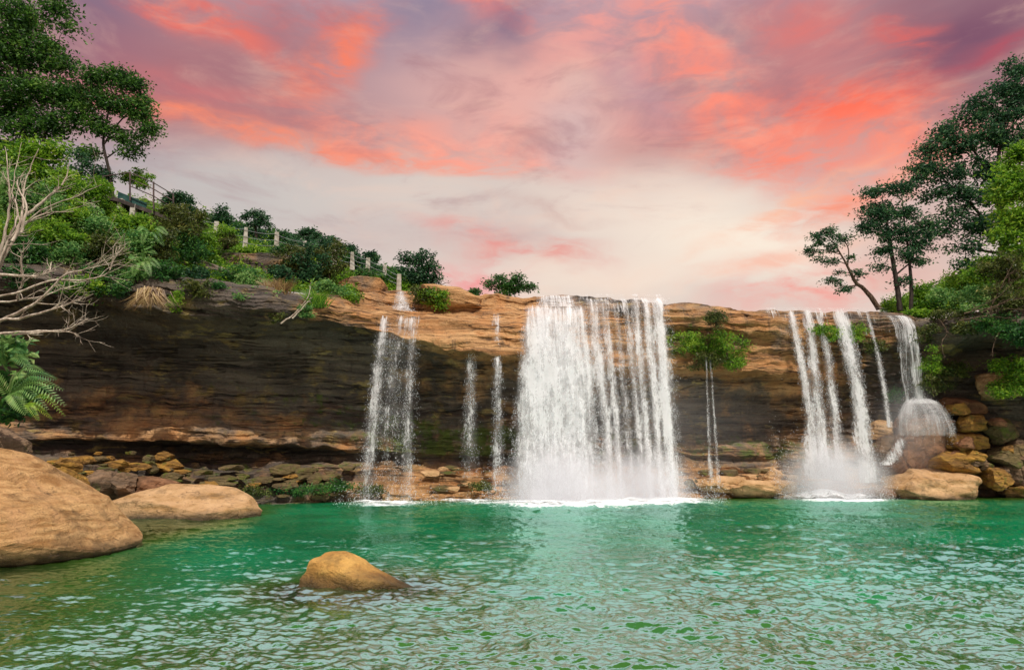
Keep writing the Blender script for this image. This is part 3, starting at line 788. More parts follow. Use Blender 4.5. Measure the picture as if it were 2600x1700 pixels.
# right bank
D0 = 38.6
RIGHT = [
 ('largest smooth brown boulder at the waterline on the right', [(2040, 1140), (2056, 1112), (2078, 1090), (2120, 1078), (2200, 1079), (2250, 1096), (2285, 1128), (2304, 1158), (2290, 1180), (2060, 1180)], 38.3, 1.9, ROCK_FLAT, .05),
 ('low brown rock nose left of the largest waterline boulder', [(2000, 1150), (2030, 1136), (2070, 1128), (2090, 1150), (2080, 1170), (2010, 1170)], 38.0, .8, ROCK_BROWN, .06),
 ('tall wet brown boulder under the splashing white dome', [(2020, 1110), (2050, 1060), (2088, 1005), (2110, 955), (2150, 940), (2188, 962), (2204, 1005), (2200, 1055), (2170, 1100), (2040, 1150)], 39.2, 1.5, ROCK_BROWN, .07),
 ('orange rock hump left of the splashing dome', [(2018, 1000), (2030, 982), (2056, 974), (2080, 984), (2088, 1010), (2060, 1024), (2024, 1020)], 39.9, .8, ROCK_FLAT, .07),
 ('dark wet rock below the orange hump', [(2016, 1040), (2030, 1008), (2064, 1002), (2088, 1020), (2084, 1070), (2040, 1086)], 39.6, .9, ROCK_GREY, .08),
 ('pale tan slab high on the right bank beside the lime bush', [(2216, 908), (2250, 874), (2320, 862), (2420, 866), (2440, 905), (2330, 926), (2240, 930)], 39.0, 1.6, ROCK_FLAT, .06),
 ('dark brown rock under the pale tan slab', [(2176, 950), (2196, 920), (2240, 916), (2290, 930), (2300, 960), (2230, 975)], 39.6, 1.2, ROCK_BROWN, .09),
 ('yellow square block right of the splashing dome', [(2212, 985), (2222, 958), (2262, 955), (2292, 968), (2296, 1000), (2262, 1016), (2222, 1008)], 39.0, .9, ROCK_YEL, .08),
 ('sharp yellow wedge under the square block', [(2196, 1030), (2206, 992), (2250, 998), (2305, 1030), (2310, 1055), (2250, 1062), (2210, 1056)], 38.8, .9, ROCK_YEL, .09),
 ('broad yellow brown rock above the largest waterline boulder', [(2150, 1078), (2180, 1046), (2226, 1040), (2280, 1062), (2300, 1096), (2240, 1112), (2165, 1100)], 38.7, 1.1, ROCK_YEL, .08),
 ('dark round boulder highest at the right edge', [(2288, 1004), (2300, 976), (2340, 970), (2376, 985), (2380, 1020), (2336, 1034), (2300, 1026)], 39.0, 1.0, ROCK_MOSS, .08),
 ('mossy boulder at the right edge below the dark round one', [(2300, 1066), (2312, 1034), (2360, 1026), (2420, 1040), (2420, 1080), (2350, 1092)], 38.7, 1.0, ROCK_MOSS, .08),
 ('brown tilted slab right of the broad yellow brown rock', [(2268, 1104), (2282, 1080), (2330, 1092), (2366, 1120), (2360, 1142), (2300, 1140)], 38.4, .9, ROCK_YEL, .09),
 ('brown boulder leaning at the right edge', [(2336, 1110), (2350, 1078), (2400, 1072), (2450, 1090), (2450, 1130), (2370, 1134)], 38.3, .9, ROCK_GREY, .08),
 ('low yellow rock at the waterline by the right edge', [(2318, 1156), (2336, 1136), (2380, 1128), (2460, 1136), (2470, 1165), (2340, 1172)], 37.9, .9, ROCK_YEL, .06),
 ('long flat red brown ledge rock at the waterline between the falls', [(1636, 1136), (1660, 1122), (1740, 1114), (1830, 1116), (1880, 1126), (1896, 1138), (1880, 1152), (1700, 1156), (1640, 1150)], 38.2, 1.0, ROCK_FLAT, .05),
 ('pinkish mound in the spray left of the right hand streams', [(1758, 1112), (1778, 1094), (1805, 1086), (1832, 1094), (1850, 1114), (1800, 1124)], 39.0, .9, ROCK_FLAT, .06),
 ('orange shelf rock right of the tall white curtain', [(1584, 1130), (1600, 1117), (1680, 1106), (1740, 1110), (1764, 1124), (1690, 1136), (1600, 1140)], 38.7, 1.0, ROCK_FLAT, .08),
]
for i, (lab, ol, D, th, m, rg_) in enumerate(RIGHT):
    boulder('boulder', lab, ol, D, th, m, seed=20 + i, rough=rg_ + .02, cuts=7, n=110, box=.6, planes=[(.1, -.95, .2, .72), (.05, -.3, .95, .72)])

for i in range(22):
    x, y = random.uniform(2190, 2400), random.uniform(950, 1150)
    if x < 2290 and y > 1095: y -= 70
    w_ = random.uniform(16, 38); h_ = w_ * random.uniform(.45, .8)
    ol = [(x + w_ * math.cos(a_) * random.uniform(.65, 1.2), y + h_ * math.sin(a_) * random.uniform(.65, 1.2)) for a_ in np.linspace(0, 2 * math.pi, 6, endpoint=False)]
    boulder('boulder', 'smaller angular rock wedged among the boulders of the right hand pile', ol, random.uniform(38.3, 39.3), w_ * K * 39 / F * .9, (ROCK_YEL, ROCK_GREY, ROCK_BROWN)[i % 3],
            'smaller rocks of the right hand pile', seed=500 + i, rough=.09, cuts=6, n=44, box=.5)
for i in range(26):
    x = random.uniform(120, 430); y = random.uniform(1052, 1112)
    w_ = random.uniform(8, 22); h_ = w_ * random.uniform(.4, .65)
    ol = [(x + w_ * math.cos(a_) * random.uniform(.7, 1.2), y + h_ * math.sin(a_) * random.uniform(.7, 1.2)) for a_ in np.linspace(0, 2 * math.pi, 6, endpoint=False)]
    D = np.interp(x * K, [120, 250, 450], [29.6, 31.4, 33.2]) + (1112 - y) / 60 * .6
    boulder('stone', 'ochre stone in the mossy bank above the long flat boulder', ol, D, w_ * K * D / F * .8, (ROCK_YEL, ROCK_MOSS, ROCK_YEL)[i % 3],
            'ochre stones of the mossy left bank', seed=600 + i, rough=.09, cuts=5, n=34, box=.5, cat='stone')

# rock outcrops on the slope
boulder('rock_outcrop', 'dark purple brown layered outcrop below the white fence posts',
        [(500, 585), (535, 572), (600, 574), (690, 590), (720, 606), (716, 640), (640, 656), (560, 650), (505, 625)], 38.6, 1.6, CLIFF, seed=41, rough=.05, cuts=2, box=.5, tone=.32, planes=[(.05, -.25, 1, .5), (0, -1, .05, .55)])
boulder('rock_outcrop', 'brown layered outcrop above the ledge left of the small cascade',
        [(792, 690), (800, 648), (820, 628), (880, 644), (900, 664), (892, 694), (850, 706)], 39.6, 1.4, CLIFF, seed=42, rough=.05, cuts=3, box=.5, tone=.6, planes=[(.1, -.25, 1, .62), (0, -1, .05, .55)])
boulder('rock_outcrop', 'tan rounded outcrop right of the small cascade',
        [(945, 715), (955, 670), (1010, 664), (1070, 675), (1120, 700), (1125, 722), (1040, 728)], 39.7, 1.4, CLIFF, seed=43, rough=.04, cuts=2, box=.6, tone=.85)
boulder('rock_outcrop', 'grey slab tilted over the dark gap on the left slope',
        [(440, 612), (470, 606), (560, 640), (610, 664), (600, 676), (520, 654), (450, 630)], 35.6, .9, CLIFF, seed=44, rough=.05, cuts=2, tone=.2)

# rubble under the overhang: one mesh per stone
lab_m = 'small mossy stone in the rubble strip under the dark overhang'
lab_y = 'small yellow brown stone in the rubble strip under the dark overhang'
for i in range(112):
    far_right = i >= 76
    if far_right:
        x = random.uniform(1000, 1240) if i % 2 else random.uniform(1600, 1850)
        y = random.uniform(1080, 1140)
    else:
        x = random.uniform(120, 900)
        y = random.uniform(1066 if x < 420 else 1085, 1158)
    t = (y - 1060) / 100
    base = np.interp(x * K, [0, 250, 450, 700, 850, 1000, 1330, 2000], [29, 31.5, 34, 36, 37.3, 38, 39, 40])
    D = base - 2.2 * t + .3
    w_ = random.uniform(10, 34) * (1.5 if i % 6 == 0 else 1); h_ = w_ * random.uniform(.20, .42)
    kk = 6
    ol = [(x + w_ * math.cos(a_) * random.uniform(.7, 1.2), y + h_ * math.sin(a_) * random.uniform(.75, 1.1)) for a_ in np.linspace(0, 2 * math.pi, kk, endpoint=False)]
    yel = (i % 3 == 0 and (x < 440 or far_right)) or i % 11 == 0
    w_ *= .8 if x < 440 else (.6 if far_right else 1.35); h_ *= .8 if x < 440 else .95
    boulder('stone', ('small orange brown stone on the shelf behind the falls' if far_right else (lab_y if yel else lab_m)), ol, D, w_ * K * D / F * .7,
            ROCK_FLAT if far_right and yel else (ROCK_YEL if yel else ROCK_MOSS),
            'orange stones on the shelf behind the falls' if far_right else ('yellow stones of the rubble under the overhang' if yel else 'mossy stones of the rubble under the overhang'),
            n=34, seed=200 + i, rough=.07, cuts=5, cat='stone', box=.4, planes=[(0, -.4, 1, .55), (.15, -1, .15, .62)])

# ------------------------------------------------------------------ falling water
def fall_material(name, fine=1.0, smooth=False, soft=.085, top=.90):
    m, t, out = material(name)
    uv = t.n('ShaderNodeUVMap').outputs[0]
    dens = t.attr('dens'); fallen = t.attr('fallen')
    st = t.noise(t.mapping(uv, sc=(5.5 * fine, .30, 1)), 1.0, 5, .6)
    st2 = t.noise(t.mapping(uv, sc=(16 * fine, .9, 1)), 1.0, 4, .6)
    cl = t.noise(t.mapping(uv, sc=(5.0 * fine, 2.4, 1)), 1.0, 7, .72, .4)
    dr = t.noise(t.mapping(uv, sc=(13 * fine, 7, 1)), 1.0, 4, .75, .3)
    streaky = t.math('ADD', t.math('MULTIPLY', st, .62), t.math('MULTIPLY', st2, .38))
    clumpy = t.math('ADD', t.math('MULTIPLY', cl, .50), t.math('ADD', t.math('MULTIPLY', dr, .28), t.math('MULTIPLY', st, .22)))
    k = t.ramp(fallen, .0, .45, .15, .0 if smooth else .85)
    if smooth: k = .12
    val = t.math('ADD', t.math('MULTIPLY', streaky, t.math('SUBTRACT', 1.0, k)), t.math('MULTIPLY', clumpy, k))
    big = t.noise(t.mapping(uv, sc=(1.5, .35, 1)), 1.0, 4, .6, .5)
    th = t.ramp(dens, 0.0, 1.0, .68, .39, 'LINEAR')
    th = t.math('ADD', th, t.math('MULTIPLY', t.math('SUBTRACT', .52, big), .42))
    a = t.ramp(val, t.math('SUBTRACT', th, soft), t.math('ADD', th, soft), 0.0, top)
    veil = t.ramp(dens, .05, 1.0, 0.0, .22)
    a = t.math('MAXIMUM', a, veil)
    a = t.math('MULTIPLY', a, t.ramp(dens, .0, .12), clamp=True)
    d = t.n('ShaderNodeBsdfDiffuse'); d.inputs[0].default_value = (.90, .91, .93, 1)
    tr = t.n('ShaderNodeBsdfTranslucent'); tr.inputs[0].default_value = (.90, .92, .95, 1)
    g_ = t.n('ShaderNodeBsdfGlossy'); g_.inputs['Roughness'].default_value = .3
    m1 = t.n('ShaderNodeMixShader'); m1.inputs[0].default_value = .45
    t.put(m1.inputs[1], d.outputs[0]); t.put(m1.inputs[2], tr.outputs[0])
    m2 = t.n('ShaderNodeMixShader'); m2.inputs[0].default_value = .0
    t.put(m2.inputs[1], m1.outputs[0]); t.put(m2.inputs[2], g_.outputs[0])
    tp = t.n('ShaderNodeBsdfTransparent')
    m3 = t.n('ShaderNodeMixShader')
    t.put(m3.inputs[0], a); t.put(m3.inputs[1], tp.outputs[0]); t.put(m3.inputs[2], m2.outputs[0])
    t.put(out.inputs[0], m3.outputs[0])
    return m
FALL = fall_material('falling_white_water')
FALL_SMOOTH = fall_material('smooth_white_water', 1.6, True)
FALL_HAZE = fall_material('hazy_splash_water', .8, True, .26, .62)

def drop_material():
    m, t, out = material('water_drops')
    d = t.n('ShaderNodeBsdfDiffuse'); d.inputs[0].default_value = (.90, .91, .93, 1)
    tr = t.n('ShaderNodeBsdfTranslucent'); tr.inputs[0].default_value = (.9, .92, .95, 1)
    m1 = t.n('ShaderNodeMixShader'); m1.inputs[0].default_value = .5
    t.put(m1.inputs[1], d.outputs[0]); t.put(m1.inputs[2], tr.outputs[0])
    t.put(out.inputs[0], m1.outputs[0])
    return m
DROP = drop_material()
OCT = np.array([(1, 0, 0), (-1, 0, 0), (0, 1, 0), (0, -1, 0), (0, 0, 1), (0, 0, -1)], float)
OCF = np.array([(0, 2, 4), (2, 1, 4), (1, 3, 4), (3, 0, 4), (2, 0, 5), (1, 2, 5), (3, 1, 5), (0, 3, 5)])
def drops(c, rad, length):
    n = len(c)
    s = np.stack([rad, rad, length], -1)
    v = (c[:, None] + OCT[None] * s[:, None]).reshape(-1, 3)
    f = (np.arange(n)[:, None, None] * 6 + OCF[None]).reshape(-1, 3)
    return v, f

def fall_path(path, nv):
    """path rows (y, x left, x right, D) -> resampled rows with parabolic acceleration left to the control points"""
    p = np.array(path, float)
    return curve(p, nv) if len(p) > 2 else np.stack([np.interp(np.linspace(0, 1, nv), [0, 1], p[:, i]) for i in range(4)], -1)

def waterfall(label, path, dens, ndrops, layers=3, mat=None, group=None, depth=.35, spread=.25, name='waterfall', dropsize=1.0, src=False):
    """dens(u, v) -> 0..1 over width u and fall v; path in the 2380-wide view (src=True: photo pixels)"""
    k_ = 1.0 if src else K
    p = np.array(path, float); p[:, :3] *= k_
    q = fall_path(p, 120)
    base = P((q[-1, 1] + q[-1, 2]) / 2, q[-1, 0], q[-1, 3])
    root = empty(name, base, label, 'waterfall', group)
    acc = Acc(); UV, DE, FA = [], [], []
    for L in range(layers):
        wpx = np.abs(q[:, 2] - q[:, 1]).max()
        nu = int(np.clip(wpx / 3, 6, 90)); nv = len(q)
        u = np.linspace(-.06, 1.06, nu)[None]; v = np.linspace(0, 1, nv)[:, None]
        X = q[:, 1:2] + (q[:, 2:3] - q[:, 1:2]) * u
        D = q[:, 3:4] + depth * ((L / max(layers - 1, 1)) - .5) + 0 * u
        W = P(X, q[:, 0:1] + 0 * u, D)
        nz = fbm(np.stack([W[..., 0] * 1.2, v * 5 + 0 * u, W[..., 0] * 0 + L * 7], -1), 4)
        W[..., 1] += .12 * nz * np.clip(v * 3, .15, 1)
        W[..., 0] += .10 * pnoise(np.stack([W[..., 0] * 2, v * 9 + 0 * u, W[..., 0] * 0 + L * 3 + 2], -1)) * v
        UV.append(np.stack([W[..., 0] + 37.1 * L, W[..., 2] + 11.3 * L], -1).reshape(-1, 2))
        jag = .10 * fbm(np.stack([v * 9 + L * 5 + 0 * u, np.sign(u - .5) * 3 + 0 * v, 0 * u + 0 * v], -1), 4) * np.clip(v * 4, .1, 1) * min(1, 30 / wpx + .35)
        edge = np.clip((np.minimum(u + .06, 1.06 - u) + jag) / .13, 0, 1) * np.clip(v * 16 + .2 + 1.5 * pnoise(np.stack([u * wpx * .12 + L, 0 * u + 3, 0 * u], -1)), 0, 1)
        dd = np.clip(dens(np.clip(u, 0, 1) + 0 * v, v + 0 * u), 0, 1) * edge
        DE.append((dd + .24 * nz * (dd > .02)).clip(0, 1).ravel()); FA.append((v + 0 * u).ravel())
        acc.add(W.reshape(-1, 3), grid_faces(nv, nu))
    V_, F_, _ = acc.get()
    part('water_sheet', V_, F_, mat or FALL, root, attrs={'dens': np.concatenate(DE), 'fallen': np.concatenate(FA)}, uv=np.concatenate(UV))
    if ndrops:
        # drops thrown clear of the sheet, in ragged clumps
        ndrops = int(ndrops * 2.6); n = ndrops * 4
        u = rng.uniform(-.06, 1.06, n); v = rng.beta(1.6, 1.0, n)
        dd = np.clip(dens(np.clip(u, 0, 1)[None], v[None])[0], 0, 1)
        yy = np.interp(v, np.linspace(0, 1, len(q)), q[:, 0])
        xl = np.interp(v, np.linspace(0, 1, len(q)), q[:, 1]); xr = np.interp(v, np.linspace(0, 1, len(q)), q[:, 2])
        Dq = np.interp(v, np.linspace(0, 1, len(q)), q[:, 3])
        xx = xl + (xr - xl) * u
        c = P(xx, yy, Dq + rng.normal(size=n) * (.12 + spread * v))
        c[:, 0] += rng.normal(size=n) * spread * .5 * v
        cl = fbm(np.stack([c[:, 0] * 2.6, c[:, 1] * .4, c[:, 2] * 1.4], -1), 3)
        keep = (rng.uniform(size=n) < dd * (.35 + .65 * v)) & (cl > -.15)
        c = c[keep][:ndrops]
        rad = rng.uniform(.003, .0085, len(c)) * dropsize * (1 + .5 * (rng.uniform(size=len(c)) < .12))
        V_, F_ = drops(c, rad, rad * rng.uniform(2.0, 6.0, len(c)))
        o = part('droplets', V_, F_, DROP, root)
        o['kind'] = 'stuff'
    return root

def bands(*b):
    """density across the width from (centre, half width, strength)"""
    def f(u, v):
        s = np.zeros_like(u)
        for c, h, k_ in b:
            s = np.maximum(s, k_ * np.exp(-((u - c) / h) ** 2))
        return s
    return f

waterfall('little cascade dropping over the top step beside the last fence post',
          [(675, 920, 944, 39.0), (700, 914, 948, 38.7), (724, 905, 962, 38.2)], bands((.5, .5, .75)), 500, 2, depth=.15)
twin = lambda u, v: np.maximum(bands((.12, .17, .74), (.86, .13, .56), (.5, .2, .34))(u, v), .30 + .0 * u) * (1 - .32 * v)
waterfall('thin veil with two white edge strands falling from the tan ledge',
          [(733, 882, 972, 35.9), (775, 876, 972, 35.4), (860, 866, 968, 35.0), (980, 852, 966, 34.7), (1175, 832, 962, 34.4)], twin, 2600, 2)
waterfall('faint short trickle under the tan overhang, left one of two thin strands',
          [(790, 1086, 1108, 35.5), (900, 1080, 1112, 35.3), (1110, 1070, 1116, 35.1)], lambda u, v: bands((.4, .45, .60))(u, v) * (1 - .55 * v), 700, 2)
waterfall('thin strand just left of the main white curtain reaching the shelf',
          [(726, 1142, 1164, 36.9), (850, 1144, 1168, 35.3), (950, 1144, 1172, 35.1), (1140, 1140, 1176, 34.9)], lambda u, v: bands((.5, .42, .70))(u, v) * (1 - .45 * v), 1000, 2)
def main_d(u, v):
    core = .58 + .26 * np.exp(-((u - .30) / .25) ** 2) + .16 * np.exp(-((u - .72) / .18) ** 2)
    core = core * (.72 + .38 * np.clip(v * 3, 0, 1))
    return core - .30 * np.clip((v - .6) / .4, 0, 1) * (.4 + np.abs(u - .4)) - .12
waterfall('dense broad white curtain, widest fall in the middle of the cliff',
          [(708, 1224, 1352, 37.0), (740, 1220, 1364, 36.3), (820, 1214, 1374, 35.8), (920, 1206, 1382, 35.5), (1040, 1198, 1388, 35.3), (1170, 1202, 1396, 35.1)], main_d, 9500, 4, depth=.7, spread=.4)
waterfall('short sheet on the top step above the dense broad curtain',
          [(686, 1256, 1332, 39.6), (712, 1250, 1334, 38.4)], lambda u, v: .62 + 0 * u, 200, 2, mat=FALL_SMOOTH, depth=.1)
def curt_d(u, v):
    s = bands((.02, .06, .36), (.18, .075, .62), (.30, .06, .54), (.44, .05, .34), (.56, .05, .46), (.66, .06, .56), (.79, .06, .70), (.93, .085, .92))(u, v)
    low = np.clip((v - .12) / .25, 0, 1)
    return s * (.72 + .28 * low) + .05 * low
waterfall('tall streaky white curtain with see-through gaps right of the dense broad one',
          [(692, 1334, 1544, 39.0), (712, 1340, 1546, 38.1), (780, 1350, 1552, 37.6), (880, 1362, 1560, 37.2), (1000, 1376, 1568, 36.9), (1158, 1386, 1582, 36.6)], curt_d, 8500, 3, depth=.6, spread=.35)
waterfall('dark wet film with fine white threads over the lip above the streaky curtain',
          [(683, 1322, 1545, 39.7), (694, 1322, 1546, 39.25), (724, 1326, 1548, 38.5)], bands((.05, .06, .5), (.16, .05, .42), (.3, .05, .5), (.42, .06, .45), (.55, .05, .5), (.68, .05, .46), (.82, .05, .5), (.94, .06, .6)), 0, 1, mat=FALL_SMOOTH, depth=.05)
waterfall('pair of hair thin strands falling from the lime moss cushions',
          [(826, 1640, 1652, 38.4), (950, 1643, 1662, 38.2), (1135, 1650, 1676, 38.0)], bands((.12, .16, .5), (.85, .16, .5)), 700, 2, depth=.1, spread=.06)
gR = 'white streams of the right hand fall'
RS = [
 ('leftmost of the four thick strands of the right hand fall', [(784, 1990, 2022, 39.6), (850, 2006, 2036, 39.0), (1019, 2036, 2070, 38.6), (1215, 2040, 2100, 38.1)], .74, 1300),
 ('second thick strand from the left of the right hand fall', [(784, 2030, 2070, 39.6), (860, 2044, 2076, 39.0), (979, 2054, 2090, 38.6), (1215, 2064, 2128, 38.1)], .76, 1500),
 ('third thick strand of the right hand fall, starting below the green plants', [(788, 2066, 2096, 39.6), (840, 2078, 2098, 39.2), (923, 2092, 2118, 38.7), (1220, 2108, 2162, 38.1)], .70, 1200),
 ('brightest and widest strand of the right hand fall', [(784, 2108, 2152, 39.6), (850, 2124, 2172, 39.0), (907, 2138, 2184, 38.6), (1030, 2162, 2206, 38.4), (1225, 2166, 2236, 38.1)], .9, 2000),
 ('slender slanting strand right of the brightest strand', [(786, 2194, 2206, 39.6), (850, 2210, 2222, 39.2), (940, 2230, 2246, 38.9), (1084, 2252, 2268, 38.7)], .66, 450),
]
for lab, pth, st_, nd in RS:
    waterfall(lab, pth, lambda u, v, s=st_: bands((.5, .36, s))(u, v) * (1 - .22 * v) + .16 * v, nd, 2, group=gR, depth=.25, spread=.16, src=True)
waterfall('pinkish wet film spread over the lip of the right hand fall',
          [(781, 1935, 2250, 40.0), (790, 1938, 2250, 39.5), (850, 1962, 2262, 39.1)], lambda u, v: (.46 + 0 * u) * (1 - .8 * v), 0, 1, mat=FALL_SMOOTH, depth=.05, src=True)
waterfall('smooth hazy sheet, farthest right fall, dropping on the wet brown boulder',
          [(800, 2250, 2296, 39.4), (812, 2262, 2316, 38.9), (850, 2276, 2328, 38.6), (920, 2286, 2340, 38.6), (1024, 2296, 2352, 38.7)],
          lambda u, v: np.where(u > .45, .75, .50) * (1 - .25 * v), 400, 2, mat=FALL_SMOOTH, src=True, depth=.2, spread=.1)
# dome of water bouncing off the tall wet boulder
def dome():
    c = P(2340, 1102, 39.0)
    root = empty('water_splash', c, 'white dome of water splashing off the tall wet brown boulder', 'splash')
    nu, nv = 90, 40
    a_ = np.linspace(-1.25, 1.25, nu)[None]; e_ = np.linspace(.0, 1, nv)[:, None]
    acc = Acc(); UV, DE, FA = [], [], []
    for L in range(3):
        rx, rz, ry = 1.55 + .10 * L, 1.95 + .08 * L, 1.5
        t = e_ * 1.62
        X = c[0] + rx * np.sin(a_ * 1.0) * np.sin(t) ** .8
        Zz = c[2] + rz * np.cos(t) + 0 * a_
        Y = c[1] - ry * np.cos(a_) * np.sin(t)
        W = np.stack([X, Y + 0 * Zz, Zz + 0 * X], -1)
        W += .10 * fbm(W * 1.4 + L, 3)[..., None]
        UV.append(np.stack([a_ * 1.6 + 0 * e_ + 9 * L, -e_ * 3 + 0 * a_], -1).reshape(-1, 2))
        rim = np.exp(-((np.abs(a_) - 1.0) / .35) ** 2)
        DE.append(np.clip((.46 + .36 * rim + .3 * (e_ < .35)) * np.clip(1.18 - e_ * .85, 0, 1), 0, 1).ravel()); FA.append((e_ + 0 * a_).ravel())
        acc.add(W.reshape(-1, 3), grid_faces(nv, nu))
    V_, F_, _ = acc.get()
    part('water_sheet', V_, F_, FALL_HAZE, root, attrs={'dens': np.concatenate(DE), 'fallen': np.concatenate(FA)}, uv=np.concatenate(UV))
    n = 900
    a_ = rng.uniform(-1.4, 1.4, n); t = rng.beta(1.2, 1.5, n) * 1.9
    W = np.stack([c[0] + 1.68 * np.sin(a_) * np.sin(t) ** .8, c[1] - 1.6 * np.cos(a_) * np.sin(t), c[2] + 2.05 * np.cos(t)], -1) + rng.normal(size=(n, 3)) * .10
    V_, F_ = drops(W, rng.uniform(.006, .014, n), rng.uniform(.01, .03, n))
    part('droplets', V_, F_, DROP, root)['kind'] = 'stuff'
dome()
waterfall('short white rush between the dark wet rock and the tall wet boulder', [(1110, 2282, 2302, 38.6), (1150, 2256, 2290, 38.2), (1180, 2236, 2270, 38.0)], bands((.5, .5, .62)), 500, 2, src=True, depth=.15, mat=FALL_SMOOTH)

# foam and spray where the falls land
def foam_material():
    m, t, out = material('white_foam')
    pos = t.n('ShaderNodeNewGeometry').outputs['Position']
    dens = t.attr('dens')
    n = t.math('ADD', t.math('MULTIPLY', t.noise(t.mapping(pos, sc=(1, 1.6, 1)), 2.4, 6, .68), .6), t.math('MULTIPLY', t.noise(pos, 9, 4, .7), .4))
    th = t.ramp(dens, 0, 1, .74, .24, 'LINEAR')
    a = t.ramp(n, t.math('SUBTRACT', th, .1), t.math('ADD', th, .1), 0, .96)
    a = t.math('MULTIPLY', a, t.ramp(dens, 0, .15))
    d = t.n('ShaderNodeBsdfDiffuse'); d.inputs[0].default_value = (.88, .91, .92, 1)
    tp = t.n('ShaderNodeBsdfTransparent')
    mx = t.n('ShaderNodeMixShader'); t.put(mx.inputs[0], a); t.put(mx.inputs[1], tp.outputs[0]); t.put(mx.inputs[2], d.outputs[0])
    t.put(out.inputs[0], mx.outputs[0])
    return m
FOAM = foam_material()
def foam(label, x0, x1, D, dr, strength, src=False, nsp=900, hgt=.7, mound=.34):
    a0 = P(x0 * (1 if src else K), 1265, D); a1 = P(x1 * (1 if src else K), 1265, D)
    n, m_ = 70, 30
    u = np.linspace(0, 1, n)[None]; v = np.linspace(-1, 1, m_)[:, None]
    X = a0[0] + (a1[0] - a0[0]) * u + 0 * v; Y = D + dr * v + 0 * u
    e_ = np.clip(1 - np.abs(u * 2 - 1) ** 2.2, 0, 1) * np.clip(1 - np.abs(v), 0, 1) ** .8
    Z = .05 + mound * (.35 + .5 * np.clip(fbm(np.stack([X * .9, Y * .7, X * 0], -1), 3, .4), -.6, 1)) * e_
    acc = Acc(); acc.add(np.stack([X, Y, Z], -1).reshape(-1, 3), grid_faces(m_, n))
    V_, F_, _ = acc.get()
    o = mesh_obj('foam', V_, F_, FOAM, attrs={'dens': (e_ * strength).ravel()})
    tag(o, label, kind='stuff')
    c = np.stack([rng.uniform(a0[0], a1[0], nsp), D + rng.normal(size=nsp) * dr * .35, np.abs(rng.normal(size=nsp)) ** 1.4 * hgt * .6], -1)
    r_ = rng.uniform(.006, .018, nsp)
    V_, F_ = drops(c, r_, r_ * rng.uniform(1, 1.8, nsp))
    o = mesh_obj('spray', V_, F_, DROP); tag(o, None, kind='stuff')
foam('foam under the dense broad curtain', 1120, 1460, 34.4, 2.6, .92, nsp=3200, hgt=.9, mound=.35)
foam('foam under the streaky curtain', 1360, 1680, 36.0, 2.2, .92, nsp=3200, hgt=.9, mound=.35)
foam('foam under the veil with two strands', 780, 1020, 33.8, 1.4, .75, nsp=700, hgt=.5)
foam('foam along the shelf left of the main curtain', 990, 1190, 35.0, 1.1, .62, nsp=200, hgt=.3)
foam('foam under the right hand streams', 1800, 2070, 37.6, 1.5, .74, nsp=6500, hgt=1.7, mound=.75)

# fine mist drifting where the water lands
def mist(label, x, y, D, sx, sy, sz, dens):
    me = bpy.data.meshes.new('mist')
    import bmesh
    bm = bmesh.new(); bmesh.ops.create_icosphere(bm, subdivisions=3, radius=1.0); bm.to_mesh(me); bm.free()
    m, t, out = material('drifting_mist')
    co = t.n('ShaderNodeTexCoord').outputs['Object']
    r_ = t.vmath('LENGTH', co, out=1)
    n = t.ramp(t.noise(co, 1.8, 4, .6), .3, .7, .45, 1.3)
    f = t.math('MULTIPLY', t.math('MULTIPLY', t.ramp(r_, .1, 1.0, 1.0, 0.0), n), dens)
    v = t.n('ShaderNodeVolumePrincipled')
    v.inputs['Color'].default_value = (.97, .97, 1, 1); v.inputs['Anisotropy'].default_value = .1
    t.put(v.inputs['Density'], f)
    t.put(out.inputs['Volume'], v.outputs[0])
    me.materials.append(m)
    o = bpy.data.objects.new('mist', me); COL.objects.link(o)
    o.location = P(x * K, y * K, D); o.scale = (sx, sy, sz)
    return tag(o, label, kind='stuff')
mist('soft white mist at the foot of the dense broad curtain', 1300, 1135, 34.2, 3.8, 1.7, 2.6, 1.2)
mist('soft white mist at the foot of the streaky curtain', 1480, 1130, 35.8, 3.6, 1.7, 2.5, 1.1)
mist('soft white mist round the feet of the right hand streams', 1940, 1110, 37.4, 3.8, 1.5, 2.6, 1.3)
mist('thin mist hanging over the wet boulders under the last fall', 2110, 1000, 38.2, 2.4, 1.4, 3.6, .22)
mist('faint haze of spray hanging in the recess behind the curtains', 1500, 1000, 38.6, 9.0, 2.0, 4.6, .07)

# ------------------------------------------------------------------ vegetation
def unit(v):
    return v / (np.linalg.norm(v, axis=-1, keepdims=True) + 1e-9)

def add_leaves(acc, c, size, up=.5, droop=.25, aspect=.46, dirs=None):
    """leaf blades folded along the midrib at the points c"""
    n = len(c)
    d = rng.normal(size=(n, 3)) if dirs is None else dirs + rng.normal(size=(n, 3)) * .45
    d[:, 2] = d[:, 2] * .6 - droop
    d = unit(d)
    nr = rng.normal(size=(n, 3)) * .7; nr[:, 2] += up
    s = unit(np.cross(d, nr)); nn = np.cross(s, d)
    L = size * rng.uniform(.6, 1.35, n)[:, None]; W = L * aspect * .5
    a = c; b = c + d * L * .45 + s * W + nn * L * .10; t = c + d * L + nn * L * -.08; e_ = c + d * L * .45 - s * W + nn * L * .10
    v = np.stack([a, b, t, e_], 1).reshape(-1, 3)
    f = np.arange(n)[:, None] * 4 + np.array([[0, 1, 2, 3]])
    acc.add(v, f, np.repeat(rng.uniform(0, 1, n), 4))

